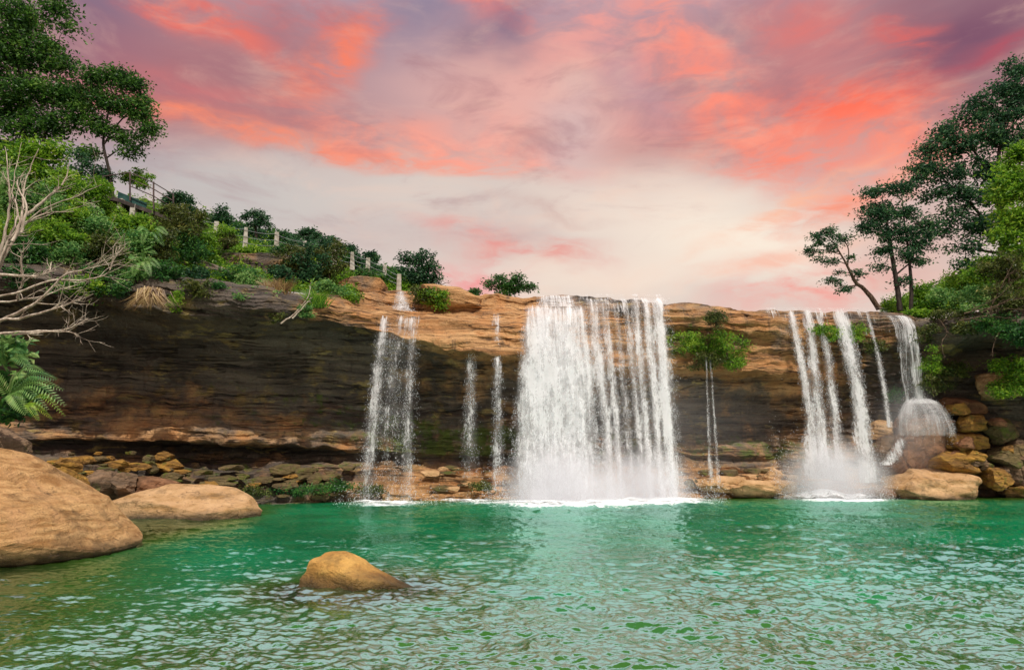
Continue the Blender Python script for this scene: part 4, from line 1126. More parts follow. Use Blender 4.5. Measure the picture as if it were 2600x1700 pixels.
def crown_points(blobs, D, clusters, per, cr, depthk=.8, src=False, ddepth=0.0):
    """leaf positions in ragged clusters filling the crown's lobes; returns points and the cluster centres"""
    k_ = 1 if src else K
    area = np.array([b[2] * b[3] for b in blobs], float)
    pts, cen = [], []
    for b, a in zip(blobs, area):
        n = max(3, int(round(clusters * a / area.sum())))
        Db = D + (b[4] if len(b) > 4 else 0) + ddepth
        c = P(b[0] * k_, b[1] * k_, Db)
        rx, rz = b[2] * k_ * Db / F, b[3] * k_ * Db / F
        u = unit(rng.normal(size=(n, 3))) * (rng.uniform(0, 1, n) ** .42)[:, None]
        p = c + u * np.array([rx, .5 * (rx + rz) * depthk, rz])
        cen.append(p)
        m = per
        q = p[:, None] + np.clip(rng.normal(size=(n, m, 3)), -1.7, 1.7) * np.array([1, 1, .55]) * cr * rng.uniform(.5, 1.3, (n, 1, 1))
        keep = rng.uniform(size=(n, m)) < rng.uniform(.45, 1.0, (n, 1))
        pts.append(q[keep])
    return np.concatenate(pts), cen

def tree(name, label, blobs, D, trunks, leaf, bark, clusters=160, per=26, cr=.34, ls=.22, limb=.05, cat='tree', group=None, up=.5, droop=.25, aspect=.46, depthk=.8, tr=.12, src=False):
    """trunks: list of [(x, y, radius m, depth offset)] in the view; limbs are run from the nearest trunk point into every lobe"""
    k_ = 1 if src else K
    t0 = trunks[0][0]
    root = empty(name, P(t0[0] * k_, t0[1] * k_, D), label, cat, group)
    pts, cen = crown_points(blobs, D, clusters, per, cr, depthk, src)
    acc = Acc(); allp = []
    for t in trunks:
        q = np.array([tuple(x_) + (0,) * (4 - len(x_)) for x_ in t], float)
        W = P(q[:, 0] * k_, q[:, 1] * k_, D + q[:, 3])
        path = curve(W, 18); path += .04 * fbm(path * 1.3, 2)[:, None] * np.linspace(0, 1, 18)[:, None]
        rad = np.interp(np.linspace(0, 1, 18), np.linspace(0, 1, len(q)), q[:, 2])
        tube(acc, path, rad, 8, wob=.06)
        allp.append(np.concatenate([path, rad[:, None]], 1))
    allp = np.concatenate(allp)
    for b, c in zip(blobs, cen):
        bc = c.mean(0)
        dd = np.linalg.norm((allp[:, :3] - bc) * np.array([1, .6, 1]), axis=1) + np.where(allp[:, 2] > bc[2], 1.2, 0)
        s = allp[dd.argmin()]
        r0 = min(limb, s[3] * .8)
        mid = (s[:3] + bc) / 2 + rng.normal(size=3) * .12 * np.linalg.norm(bc - s[:3]) + np.array([0, 0, .08 * np.linalg.norm(bc - s[:3])])
        path = curve([s[:3], mid, bc], 10)
        tube(acc, path, np.linspace(r0, r0 * .4, 10), 6)
        for e_ in c[:: max(1, len(c) // 9)]:
            j = path[rng.integers(4, 10)]
            tube(acc, curve([j, (j + e_) / 2 + rng.normal(size=3) * .10, e_], 5), np.linspace(r0 * .36, .006, 5), 4)
    V_, F_, _ = acc.get()
    part('trunk', V_, F_, bark, root)
    acc = Acc(); add_leaves(acc, pts, ls, up, droop, aspect)
    V_, F_, A_ = acc.get()
    part('crown', V_, F_, leaf, root, attrs={'v': A_}, smooth=False)
    return root

def shrub(label, x, y, rx, ry, D, leaf, n=70, per=22, ls=.20, cr=.24, name='shrub', cat='shrub', group=None, lobes=7, droop=.2, aspect=.46, bark=None):
    base = (x, y + ry * .9)
    blobs = [(x + rx * random.uniform(-.15, .15), y + ry * .1, rx * .52, ry * .5)]
    for i in range(lobes):
        a_ = 2 * math.pi * (i + random.random() * .7) / lobes
        blobs.append((x + rx * .72 * math.cos(a_) * random.uniform(.5, 1.35), y + ry * .62 * math.sin(a_) * random.uniform(.5, 1.4), rx * random.uniform(.18, .46), ry * random.uniform(.2, .5), random.uniform(-.6, .6)))
    return tree(name, label, blobs, D, [[(base[0], base[1], .05), (x, y + ry * .4, .035), (x, y, .02)]], leaf, bark or BARK_BROWN, n, per, cr, ls, .025, cat, group, .5, droop, aspect, .7)

def grass_tuft(label, x, y, w_, h_, D, mat, n=260, droop=.9, name='grass_tuft', down=False, cat='grass'):
    c = P(x * K, y * K, D); acc = Acc()
    s = K * D / F
    for i in range(n):
        p = c + np.array([rng.normal() * w_ * s * .22, rng.normal() * .15, rng.normal() * .05])
        a_ = rng.normal() * .7
        L = h_ * s * rng.uniform(.6, 1.25)
        d = np.array([math.sin(a_) * w_ / h_ * .9, -.25 * abs(rng.normal()), -1.0 if down else 1.0])
        q = curve([p, p + d * L * .5 + np.array([0, -.05, .03]), p + np.array([d[0] * L * 1.15, d[1] * L, d[2] * L * (1 - .3 * droop * rng.uniform())])], 5)
        wd = np.linspace(.022, .003, 5)[:, None] * np.array([[1, .3, 0]])
        v = np.concatenate([q - wd, q + wd]); k_ = np.arange(4)
        acc.add(v, np.stack([k_, k_ + 1, k_ + 6, k_ + 5], -1), rng.uniform())
    V_, F_, A_ = acc.get()
    o = mesh_obj(name, V_ - c, F_, mat, attrs={'v': A_}, smooth=False); o.location = c
    return tag(o, label, cat)

def frond(acc, path, L, mat_v, n=22):
    """a pinnate fern leaf along a world path"""
    q = curve(path, n)
    t = unit(np.gradient(q, axis=0))
    sd_ = unit(np.cross(t, np.array([0.15, -.8, .6])))
    for k_ in range(1, n):
        w_ = L * math.sin(math.pi * min(.98, (k_ / n) * .82 + .16)) ** .8
        for sg in (-1, 1):
            a = q[k_]; d = unit(sd_[k_] * sg + t[k_] * .55) * w_ + np.array([0, 0, -.12 * w_])
            side = t[k_] * w_ * .13
            acc.add(np.array([a - side * .4, a + d * .5 + side, a + d, a + d * .5 - side]), np.array([[0, 1, 2, 3]]), mat_v + rng.normal() * .1)
    tube(acc, q, np.linspace(.012, .003, n), 4, a=.5)

# ---- trees at the left edge
tree('tree', 'tallest dark green tree filling the top left corner',
     [(50, 50, 75, 60), (135, 22, 40, 26), (20, 130, 60, 60), (95, 120, 60, 45), (150, 150, 36, 26), (40, 215, 60, 50), (110, 210, 60, 45), (160, 215, 30, 36), (60, 290, 55, 36), (130, 285, 50, 32), (175, 275, 30, 30), (-60, 120, 90, 90), (-40, 260, 70, 60), (160, 60, 18, 12), (20, 340, 40, 26)],
     39.0, [[(84, 640, .22), (76, 560, .14), (70, 420, .13), (56, 300, .13), (44, 150, .09), (50, 60, .05)], [(72, 440, .12), (100, 330, .09), (125, 240, .07), (140, 120, .03)]], LEAF_DEEP, BARK_DARK, 420, 96, .50, .25, .07)
tree('tree', 'slim tree with a spreading dark crown leaning right over the platform at left',
     [(225, 185, 42, 26), (275, 180, 34, 24), (312, 205, 32, 28), (245, 235, 44, 28), (295, 250, 36, 24), (335, 245, 18, 30), (350, 300, 16, 26), (325, 320, 16, 12), (215, 285, 26, 22), (255, 300, 30, 18), (288, 322, 20, 14), (305, 350, 26, 16), (205, 352, 22, 18), (330, 275, 24, 18), (190, 230, 30, 40)],
     38.5, [[(262, 470, .14), (258, 420, .10), (248, 370, .09), (240, 330, .08), (250, 270, .06), (270, 215, .03)], [(242, 335, .06), (280, 280, .045), (320, 250, .02)]], LEAF_DEEP, BARK_DARK, 230, 74, .34, .21, .05)
tree('tree', 'thin dark pole tree behind the left shrubs beside the platform', [(180, 400, 26, 18), (200, 380, 22, 14), (185, 360, 18, 12)], 34.0, [[(188, 500, .09), (186, 440, .07), (190, 390, .04)]], LEAF_DARK, BARK_DARK, 60, 18, .25, .18)
tree('tree', 'dark trunked leafy tree behind the pale bare branches at far left', [(40, 390, 50, 40), (100, 400, 45, 40), (70, 350, 45, 28), (130, 350, 34, 26), (-20, 420, 40, 50)], 37.0,
     [[(86, 600, .12), (92, 520, .11), (90, 420, .08), (80, 360, .06)]], LEAF_LIME, BARK_DARK, 300, 24, .42, .28)

# ---- shrubs on the left slope: (x, y, rx, ry, D, leaf, label)
L_, M_, DK, OL, PA = LEAF_LIME, LEAF_MID, LEAF_DARK, LEAF_OLIVE, LEAF_PALE
SL = [
 (150, 432, 52, 44, 32.5, L_, 'bright lime bush under the tallest tree, above the bare branches'),
 (95, 470, 50, 42, 31, PA, 'pale blue green bush among the bare branches at left'),
 (20, 450, 46, 55, 30, PA, 'mid green bush at the left edge behind the bare branches'),
 (225, 440, 36, 44, 33.5, L_, 'green bush at the foot of the slim leaning tree'),
 (318, 415, 34, 24, 39.5, L_, 'rounded green bush beside the platform railing'),
 (236, 412, 26, 22, 39, DK, 'dark bush behind the foot of the slim leaning tree'),
 (120, 545, 80, 32, 30.2, L_, 'wide yellow green bush on the rim at left'),
 (215, 520, 55, 36, 31.5, PA, 'green bush below the platform at left'),
 (300, 520, 62, 24, 33, L_, 'low lime bush right under the platform'),
 (60, 580, 70, 40, 29.5, M_, 'green bush over the dark rim at the far left'),
 (160, 595, 60, 36, 30, PA, 'drooping green bush over the dark rim at left'),
 (240, 580, 52, 40, 30.6, OL, 'greyish green bush with dry twigs in the middle of the left slope'),
 (310, 575, 52, 44, 31.4, PA, 'pale ferny bush in the middle of the left slope'),
 (395, 520, 60, 40, 34, OL, 'olive feathery bush at the top of the left slope'),
 (440, 515, 36, 46, 35.5, OL, 'tall olive bush left of the first fence post'),
 (372, 575, 46, 46, 32.4, OL, 'silvery olive bush hanging above the dry tuft'),
 (430, 580, 42, 40, 34, M_, 'dark leafed green bush left of the dark gap'),
 (300, 640, 46, 26, 30.6, PA, 'trailing green bush on the rim above the dry tuft'),
 (228, 640, 46, 24, 30, M_, 'trailing green bush on the rim behind the long bare branch'),
 (385, 630, 36, 22, 31.4, M_, 'small dark bush on the rim right of the dry tuft'),
 (408, 690, 20, 34, 31.0, L_, 'bright green plant hanging on the layered face below the rim'),
 (470, 560, 34, 26, 36.5, L_, 'green bush under the first fence post'),
 (510, 545, 40, 16, 38.2, L_, 'low lime growth at the foot of the second fence post'),
 (455, 640, 30, 18, 34, DK, 'dark creeping plant in the gap between the grey slabs'),
 (548, 640, 34, 22, 34.6, M_, 'dark green plant on the rim left of the yellow grass'),
 (585, 655, 36, 28, 34.2, PA, 'mid green bush on the rim beside the yellow grass'),
 (610, 688, 36, 20, 33.6, PA, 'pale green plant creeping below the yellow grass'),
 (672, 610, 40, 44, 37.6, OL, 'olive bush right of the purple brown outcrop'),
 (720, 620, 46, 52, 38, DK, 'dark tall bush in the middle of the right half of the slope'),
 (765, 610, 40, 50, 39, OL, 'olive creeper covered bush left of the brown outcrop'),
 (745, 570, 30, 28, 40.4, DK, 'dark bush behind the olive creepers on the ridge'),
 (690, 575, 36, 24, 40.6, DK, 'dark bush between the third and fourth fence posts'),
 (650, 640, 30, 26, 37, DK, 'dark shrub below the purple brown outcrop'),
 (760, 676, 52, 22, 36.4, PA, 'leafy green bush on the ledge left of the tan outcrop'),
 (812, 684, 28, 18, 36.6, L_, 'small green bush at the right end of the ledge plants'),
 (712, 725, 22, 16, 33.4, PA, 'small white green plant hanging under the lime grass'),
 (640, 735, 20, 14, 33.2, OL, 'small olive plant hanging at the shaded rim'),
 (1018, 690, 44, 26, 38.4, L_, 'lime bush hugging the tan outcrop right of the little cascade'),
 (985, 682, 30, 18, 38.6, OL, 'yellowish bush on top of the tan outcrop'),
 (905, 642, 26, 18, 41.5, M_, 'green bush between the last fence posts'),
 (860, 628, 30, 20, 43, DK, 'dark hedge bush behind the seventh fence post'),
 (1104, 680, 17, 11, 40.6, M_, 'tiny plant on the skyline left of the dome shaped bush'),
 (1116, 746, 14, 9, 37.4, M_, 'tiny moss plant on the lit face under the skyline'),
 (585, 582, 34, 12, 38.6, L_, 'low lime growth between the second and third fence posts'),
 (655, 585, 30, 12, 39.2, M_, 'low green growth beside the third fence post'),
 (530, 560, 24, 18, 37.6, OL, 'olive bush partly hiding the foot of the second fence post'),
 (700, 592, 30, 14, 39.0, OL, 'olive growth partly hiding the fourth fence post'),
 (850, 634, 24, 12, 39.6, M_, 'green growth partly hiding the seventh fence post'),
 (30, 640, 60, 34, 29.0, M_, 'leafy plant hanging over the far left end of the rim'),
 (120, 652, 60, 30, 29.6, PA, 'pale leafy plant hanging over the rim behind the bare branches'),
 (190, 668, 46, 26, 29.8, L_, 'lime plant trailing from the rim into the dark overhang'),
 (268, 668, 40, 26, 30.2, M_, 'green plant trailing from the rim left of the dry tuft'),
 (440, 668, 50, 20, 31.6, OL, 'olive creeper along the rim above the layered face'),
 (500, 676, 46, 18, 32.4, M_, 'green creeper on the rim below the tilted slabs'),
 (560, 700, 34, 18, 32.8, PA, 'pale creeper spilling over the layered face'),
 (255, 500, 44, 26, 34.0, L_, 'lime bush right below the deck pillars'),
 (340, 545, 50, 28, 32.6, L_, 'lime bush above the ferny plant'),
 (160, 490, 50, 34, 31.4, L_, 'yellow lime bush under the thin pole tree'),
]
for x, y, rx, ry, D, lf, lab in SL:
    sz = rx * ry / 900
    shrub(lab, x, y, rx, ry, D, lf, n=int(40 + 46 * sz ** .8), per=24, ls=.17 if rx > 24 else .13, cr=.20 if rx > 24 else .10, bark=BARK_BROWN)
shrub('dome shaped dark green bush alone on the skyline left of the main curtain', 1185, 662, 54, 30, 41.5, M_, n=190, per=26, ls=.16, cr=.2, lobes=8)
tree('tree', 'dense round dark tree on the skyline above the little cascade', [(945, 605, 20, 18), (975, 600, 34, 20), (1000, 625, 24, 24), (960, 640, 34, 22), (985, 648, 36, 16), (1010, 648, 16, 16)], 42.0,
     [[(972, 672, .14), (974, 645, .11), (972, 615, .06)]], LEAF_DARK, BARK_DARK, 230, 24, .24, .19)
# little trees along the left ridge
RIDGE = [
 ('pointed dark tree on the ridge just right of the railing', [(435, 470, 15, 16), (430, 490, 18, 14), (445, 492, 16, 12)], 46, [(436, 520, .1), (436, 470, .03)]),
 ('spiky dark tree on the ridge above the first fence post', [(515, 488, 13, 12), (508, 502, 18, 11), (528, 506, 18, 11), (515, 515, 22, 10)], 46, [(515, 545, .1), (515, 490, .03)]),
 ('broad umbrella crowned tree on the ridge above the second fence post', [(590, 497, 26, 10), (570, 503, 14, 7), (612, 508, 20, 10), (600, 520, 26, 9), (625, 524, 10, 6)], 47, [(596, 560, .12), (594, 530, .09), (590, 500, .03)]),
 ('thin layered tree on the ridge above the fourth fence post', [(716, 537, 18, 6), (735, 545, 12, 6), (704, 542, 10, 5), (724, 555, 18, 6)], 48, [(722, 590, .1), (720, 540, .03)]),
 ('rounded dark tree on the ridge above the fifth fence post', [(765, 558, 18, 9), (780, 572, 16, 12), (755, 572, 14, 10)], 47, [(768, 610, .1), (768, 560, .03)]),
 ('dark open tree on the ridge left of the sixth fence post', [(812, 576, 12, 9), (818, 590, 12, 8), (805, 592, 10, 8)], 47, [(812, 625, .1), (812, 580, .03)]),
 ('small dark tree on the ridge left of the seventh fence post', [(862, 592, 12, 7), (868, 602, 11, 8), (856, 604, 9, 6)], 47, [(862, 632, .09), (862, 595, .03)]),
 ('little leafy sapling at the lower end of the railing', [(400, 462, 16, 10), (415, 455, 12, 8), (392, 470, 10, 8)], 39, [(404, 500, .06), (404, 462, .02)]),
]
for lab, bl, D, tk in RIDGE:
    tree('tree', lab, bl, D, [tk], LEAF_DARK, BARK_DARK, 90, 22, .2, .2, .03)
HEDGE = [(462, 512, 30, 18, 48), (490, 520, 30, 18, 49), (545, 528, 30, 14, 50), (575, 545, 40, 16, 49), (640, 548, 36, 16, 50), (680, 556, 30, 14, 50), (630, 575, 40, 14, 46), (745, 590, 30, 16, 47), (795, 600, 26, 16, 47), (835, 612, 26, 14, 47), (885, 630, 26, 14, 46), (560, 570, 40, 14, 45), (500, 545, 40, 14, 44), (920, 640, 24, 16, 45)]
for i, (x, y, rx, ry, D) in enumerate(HEDGE):
    shrub('dark green bush of the hedge line behind the white fence posts', x, y, rx, ry, D, LEAF_DARK if i % 2 else LEAF_MID, n=80, per=24, ls=.24, cr=.3, group='hedge bushes behind the fence')

grass_tuft('dry straw coloured tuft hanging over the dark overhang at left', 352, 672, 46, 46, 30.0, LEAF_DRY, 420, down=True)
grass_tuft('yellow dry grass on the rim right of the green bushes', 645, 690, 46, 40, 34.0, LEAF_DRY, 420)
grass_tuft('bright lime grass tuft drooping on the ledge beside the fallen stem', 736, 712, 40, 36, 34.0, LEAF_LIME, 420)
grass_tuft('small dry grass patch below the platform', 360, 545, 40, 26, 33.0, LEAF_OLIVE, 260)

# undergrowth covering the slopes: nobody could count it
def undergrowth(label, HVg, n, size, mat, rows=None):
    nr, nc = HVg.shape[:2]
    r = rng.uniform(0, nr - 1.01, n); c = rng.uniform(0, nc - 1.01, n)
    i, j = r.astype(int), c.astype(int); a, b = (r - i)[:, None], (c - j)[:, None]
    p = HVg[i, j] * (1 - a) * (1 - b) + HVg[i + 1, j] * a * (1 - b) + HVg[i, j + 1] * (1 - a) * b + HVg[i + 1, j + 1] * a * b
    h = np.clip(fbm(p * .7, 3) + .55, .02, 1.5)
    p[:, 2] += rng.uniform(0, 1, n) ** 1.5 * h * .9
    acc = Acc(); add_leaves(acc, p, size, .6, .1)
    V_, F_, A_ = acc.get()
    o = mesh_obj('undergrowth', V_, F_, mat, attrs={'v': A_}, smooth=False)
    tag(o, label, kind='stuff')
undergrowth('low leafy undergrowth on the left slope', HV, 60000, .20, LEAF_LIME)
undergrowth('low leafy undergrowth on the right slope', RV, 26000, .22, LEAF_LIME)

# ---- pale bare branches at the left edge
def bare(label, stems, D, r0, ntw, bark, ddep=1.0):
    k0 = stems[0][0]
    root = empty('bare_shrub', P(k0[0] * K, k0[1] * K, D), label, 'bare shrub')
    for st_ in stems:
        acc = Acc()
        q = np.array(st_, float)
        dz = rng.normal() * ddep
        W = P(q[:, 0] * K, q[:, 1] * K, D + dz + np.linspace(0, rng.normal() * .6, len(q)))
        n = 26
        path = curve(W, n); path += .035 * np.stack([fbm(path * 3 + 5, 3), fbm(path * 3 + 15, 3), fbm(path * 3 + 25, 3)], -1)
        rad = np.linspace(r0, .009, n) * rng.uniform(.7, 1.15)
        tube(acc, path, rad, 6, wob=.08)
        L = np.linalg.norm(path[-1] - path[0])
        for k_ in range(ntw):
            j = rng.integers(6, n - 1)
            t = unit(path[min(j + 1, n - 1)] - path[j - 1])
            d = unit(t * 1.1 + rng.normal(size=3) * np.array([.7, .5, .7]) + np.array([.1, 0, .25]))
            l = L * rng.uniform(.08, .26)
            tw = curve([path[j], path[j] + d * l * .5 + rng.normal(size=3) * .03 * L * .4, path[j] + d * l + np.array([.1, 0, .05]) * l], 7)
            tube(acc, tw, np.linspace(rad[j] * .55, .004, 7), 4)
            for _ in range(2):
                jj = rng.integers(2, 6); d2 = unit(d + rng.normal(size=3) * .8)
                tube(acc, [tw[jj], tw[jj] + d2 * l * .3, tw[jj] + d2 * l * .5 + np.array([0, 0, .02])], [.006, .004, .002], 4)
        V_, F_, _ = acc.get()
        part('branch', V_, F_, bark, root)
    return root
bare('pale bare branching shrub reaching up among the green bushes at far left',
     [[(-30, 690), (6, 590), (30, 545), (95, 490), (180, 455), (236, 428)], [(-30, 700), (8, 600), (60, 520), (120, 495), (172, 492)], [(-20, 640), (8, 560), (22, 470), (18, 400), (12, 340)],
      [(30, 560), (52, 500), (58, 430), (90, 345)], [(60, 500), (110, 460), (150, 420), (160, 380)], [(0, 600), (40, 500), (30, 440), (50, 330)], [(50, 540), (62, 480), (40, 420), (80, 400)]], 20.0, .055, 7, BARK_PALE, .5)
bare('long pale bare branches stretching right in front of the dark overhang at left',
     [[(-60, 700), (40, 680), (120, 652), (200, 650), (245, 636), (266, 600), (272, 572)], [(-60, 770), (60, 718), (108, 682), (150, 640), (215, 618), (244, 590)], [(-60, 778), (80, 770), (150, 766), (205, 740)],
      [(-60, 750), (60, 736), (140, 712), (192, 690)], [(-60, 706), (70, 694), (140, 672), (180, 664)], [(-60, 634), (60, 642), (110, 634), (120, 610)], [(-60, 790), (90, 772), (160, 772), (180, 780)], [(40, 700), (52, 650), (50, 600), (56, 560)]], 18.5, .045, 12, BARK_PALE, .4)
bare('leaning pale dead stem below the lime grass tuft', [[(652, 752), (690, 724), (714, 692), (722, 665)], [(680, 740), (706, 712), (724, 690)]], 32.6, .045, 3, BARK_PALE, .1)
bare('bare twigs on the skyline right of the round tree', [[(1010, 672), (1030, 660), (1046, 655)], [(1014, 672), (1024, 658), (1030, 650)], [(1020, 672), (1040, 668), (1052, 672)]], 41, .04, 3, BARK_BROWN, .1)

# ---- ferns and broad leaves at the left edge
def fern(label, base, tips, D, L, leaf, v=.5):
    b = P(base[0] * K, base[1] * K, D)
    acc = Acc()
    for tx, ty in tips:
        t = P(tx * K, ty * K, D - .4 + rng.normal() * .3)
        m = (b + t) / 2 + np.array([0, -.15, .22 * np.linalg.norm(t - b)])
        frond(acc, [b, m, t], L * rng.uniform(.8, 1.2), v + rng.normal() * .12)
    V_, F_, A_ = acc.get()
    o = mesh_obj('fern', V_ - b, F_, leaf, attrs={'v': A_}, smooth=False); o.location = b
    return tag(o, label, 'fern')
fern('large pale fern spreading over the rocks at the left edge', (20, 915), [(145, 905), (130, 880), (60, 870), (150, 940), (110, 950), (-30, 870), (60, 960), (100, 862)], 18.5, .22, LEAF_PALE, .7)
fern('drooping yellow fern leaf below the large pale fern', (60, 940), [(150, 965), (120, 972), (90, 975)], 18.2, .14, LEAF_LIME, .9)
fern('small fern under the bare branches at the left edge', (10, 850), [(70, 850), (60, 820), (20, 800), (-20, 810), (80, 868)], 18.8, .18, LEAF_PALE, .5)
fern('ferny plant in the middle of the left slope', (330, 610), [(365, 590), (350, 575), (300, 600), (310, 640), (350, 640), (372, 622)], 30.6, .24, LEAF_PALE, .6)
fern('fern sprays above the dry tuft', (350, 540), [(390, 545), (320, 535), (330, 565), (380, 570)], 31.6, .24, LEAF_PALE, .6)
shrub('broad leaved plant under the lowest bare branches at the left edge', 18, 815, 42, 34, 19.5, LEAF_PALE, n=60, per=12, ls=.24, cr=.16, aspect=.6)
shrub('dark green plant behind the large pale fern', 30, 905, 60, 40, 20.0, LEAF_MID, n=80, per=14, ls=.22, cr=.2, aspect=.6)
shrub('green plant at the left edge above the brown boulder', 20, 955, 46, 22, 21.5, LEAF_MID, n=60, per=14, ls=.20, cr=.18, aspect=.6)

# ---- plants on the cliff round the falls
CL = [
 (1664, 738, 32, 20, 38.0, OL, 'small bush on the cliff lip right of the streaky curtain'),
 (1596, 792, 40, 26, 38.5, L_, 'lime moss plant hugging the right edge of the streaky curtain'),
 (1640, 800, 54, 32, 38.7, L_, 'lime moss cushion under the small lip bush'),
 (1690, 805, 54, 34, 38.75, L_, 'large lime moss cushion where the thin pair of strands begins'),
 (1640, 836, 44, 22, 38.8, OL, 'hanging lime moss at the lower edge of the cushions'),
 (1712, 836, 26, 24, 38.85, L_, 'olive moss hanging below the large cushion'),
 (1915, 765, 22, 16, 39.2, L_, 'green plant behind the third thick strand'),
 (1950, 780, 28, 18, 39.3, L_, 'green plant between the two brightest right hand strands'),
 (1990, 770, 24, 28, 39.4, L_, 'tall green plant right of the brightest strand'),
 (2030, 800, 26, 16, 39.4, OL, 'olive plant left of the farthest right fall'),
 (2080, 918, 18, 18, 39.6, M_, 'green plant just above the splashing dome'),
 (2165, 850, 30, 46, 38.6, L_, 'dark leafy plant on the wall right of the farthest fall'),
 (2175, 890, 36, 20, 38.8, OL, 'olive moss plant above the dark brown rock'),
 (2150, 770, 30, 26, 38.6, OL, 'olive creeper at the rim right of the farthest fall'),
 (780, 1128, 40, 12, 35.4, M_, 'green moss plants at the waterline below the veil'),
 (700, 1135, 60, 12, 34.6, M_, 'green moss plants left of the veil at the waterline'),
 (860, 1138, 36, 13, 35.3, OL, 'olive plants at the foot of the veil'),
 (1120, 1128, 26, 12, 36.3, OL, 'olive plants on the orange shelf left of the main curtain'),
 (590, 1140, 36, 10, 33.6, OL, 'olive moss patch beside the long flat boulder'),
]
for x, y, rx, ry, D, lf, lab in CL:
    sz = rx * ry / 900
    shrub(lab, x, y, rx, ry, D, lf, n=int(36 + 50 * sz ** .8), per=22, ls=.13, cr=.17, droop=.8)

# ---- trees and bushes of the right bank
tree('tree', 'small dark tree leaning left over the right hand fall',
     [(1925, 540, 36, 14), (1895, 555, 22, 18), (1890, 585, 22, 16), (1920, 605, 30, 12), (1955, 560, 20, 18), (1935, 575, 20, 12), (1990, 636, 18, 14), (1935, 655, 24, 12), (1960, 672, 26, 10), (1950, 632, 12, 8), (1975, 600, 10, 12)],
     40.5, [[(2044, 718, .17), (2024, 690, .15), (2005, 668, .13), (1988, 655, .10), (1968, 615, .07), (1945, 575, .04), (1925, 550, .02)], [(1995, 662, .06), (1960, 668, .03)], [(1970, 620, .05), (1972, 580, .035), (1960, 552, .02)]], LEAF_DARK, BARK_BROWN, 120, 36, .18, .17, .035)
tree('tree', 'two stemmed dark tree standing right of the small leaning tree',
     [(2025, 450, 24, 18), (2060, 440, 34, 16), (2100, 440, 30, 22), (2015, 490, 28, 24), (2055, 490, 40, 30), (2105, 490, 36, 30), (2030, 535, 36, 26), (2080, 545, 40, 28), (2130, 540, 40, 26), (2060, 580, 34, 16), (2110, 590, 34, 18), (2150, 570, 30, 20), (2050, 620, 18, 12), (2100, 650, 20, 12), (2160, 520, 30, 24), (2140, 610, 20, 12)],
     40.0, [[(2092, 722, .17), (2086, 670, .15), (2074, 600, .12), (2062, 520, .08), (2050, 460, .03)], [(2116, 728, .13), (2118, 670, .11), (2112, 590, .08), (2100, 500, .04), (2096, 450, .02)], [(2080, 640, .06), (2140, 590, .03)]], LEAF_DARK, BARK_DARK, 250, 58, .28, .19, .04)
tree('tree', 'tallest dark tree climbing to the top at the right edge',
     [(2365, 165, 40, 30), (2330, 210, 40, 26), (2385, 220, 50, 40), (2280, 240, 36, 24), (2330, 265, 56, 34), (2250, 275, 40, 26), (2200, 310, 34, 26), (2290, 320, 54, 34), (2360, 320, 60, 40), (2230, 345, 46, 30), (2170, 350, 36, 24), (2150, 390, 40, 24), (2210, 400, 46, 28), (2290, 390, 54, 34), (2130, 420, 34, 20), (2180, 450, 40, 22), (2250, 455, 50, 28), (2330, 440, 50, 36), (2210, 500, 34, 22), (2270, 520, 44, 26), (2320, 520, 50, 40), (2240, 570, 36, 18), (2190, 540, 26, 16), (2250, 610, 34, 16)],
     45.0, [[(2350, 700, .34), (2338, 600, .26), (2326, 540, .22), (2322, 460, .18), (2320, 370, .13), (2340, 270, .08), (2365, 190, .03)], [(2328, 560, .13), (2280, 500, .10), (2220, 440, .07), (2160, 390, .03)], [(2332, 590, .12), (2270, 580, .07), (2230, 575, .03)], [(2322, 440, .12), (2270, 360, .08), (2230, 300, .04)]],
     LEAF_DARK, BARK_DARK, 470, 76, .42, .25, .07)
tree('tree', 'bright yellow green tree in front of the tallest dark tree at the right edge',
     [(2370, 360, 34, 30), (2345, 400, 34, 26), (2380, 430, 44, 36), (2335, 455, 30, 26), (2350, 500, 40, 30), (2400, 520, 44, 50), (2340, 545, 30, 24), (2370, 580, 40, 26), (2320, 430, 20, 16)],
     38.0, [[(2420, 720, .2), (2405, 620, .15), (2390, 500, .11), (2375, 420, .06), (2370, 370, .03)]], LEAF_LIME, BARK_BROWN, 430, 30, .34, .25, .05)
SR = [
 (2150, 690, 40, 30, 41.5, L_, 'fresh lime bush behind the stems of the two stemmed tree'),
 (2195, 700, 44, 34, 40.5, PA, 'pale green bush right of the two stemmed tree'),
 (2235, 660, 50, 36, 41.5, L_, 'lime bush in the middle of the right slope'),
 (2290, 630, 46, 40, 39, L_, 'green bush under the tallest dark tree at right'),
 (2345, 620, 50, 44, 36.5, OL, 'olive twiggy bush at the right edge'),
 (2290, 690, 60, 34, 37.5, PA, 'pale bush with dry twigs on the right rim'),
 (2360, 690, 56, 40, 36, OL, 'grey olive bush hanging at the right edge'),
 (2220, 735, 60, 14, 38.5, OL, 'low olive mat along the right rim'),
 (2320, 750, 60, 26, 35.8, M_, 'dark green plant drooping over the hollow at right'),
 (2375, 770, 34, 30, 35.4, M_, 'drooping green plant at the right edge over the hollow'),
 (2250, 760, 40, 14, 37.2, OL, 'trailing olive plant above the dark hollow'),
 (2130, 728, 26, 14, 40, L_, 'small lime plant at the foot of the two stemmed tree'),
 (2355, 855, 46, 34, 37.3, L_, 'brilliant lime bush on the rocks at the right edge'),
 (2330, 905, 26, 24, 37.2, L_, 'lower lime bush beside the pale tan slab'),
 (2385, 890, 30, 30, 37.0, L_, 'lime bush cut by the right edge above the dark boulders'),
 (2220, 860, 34, 14, 39, OL, 'olive moss along the top of the pale tan slab'),
]
for x, y, rx, ry, D, lf, lab in SR:
    sz = rx * ry / 900
    shrub(lab, x, y, rx, ry, D, lf, n=int(44 + 50 * sz ** .8), per=24, ls=.18, cr=.22)
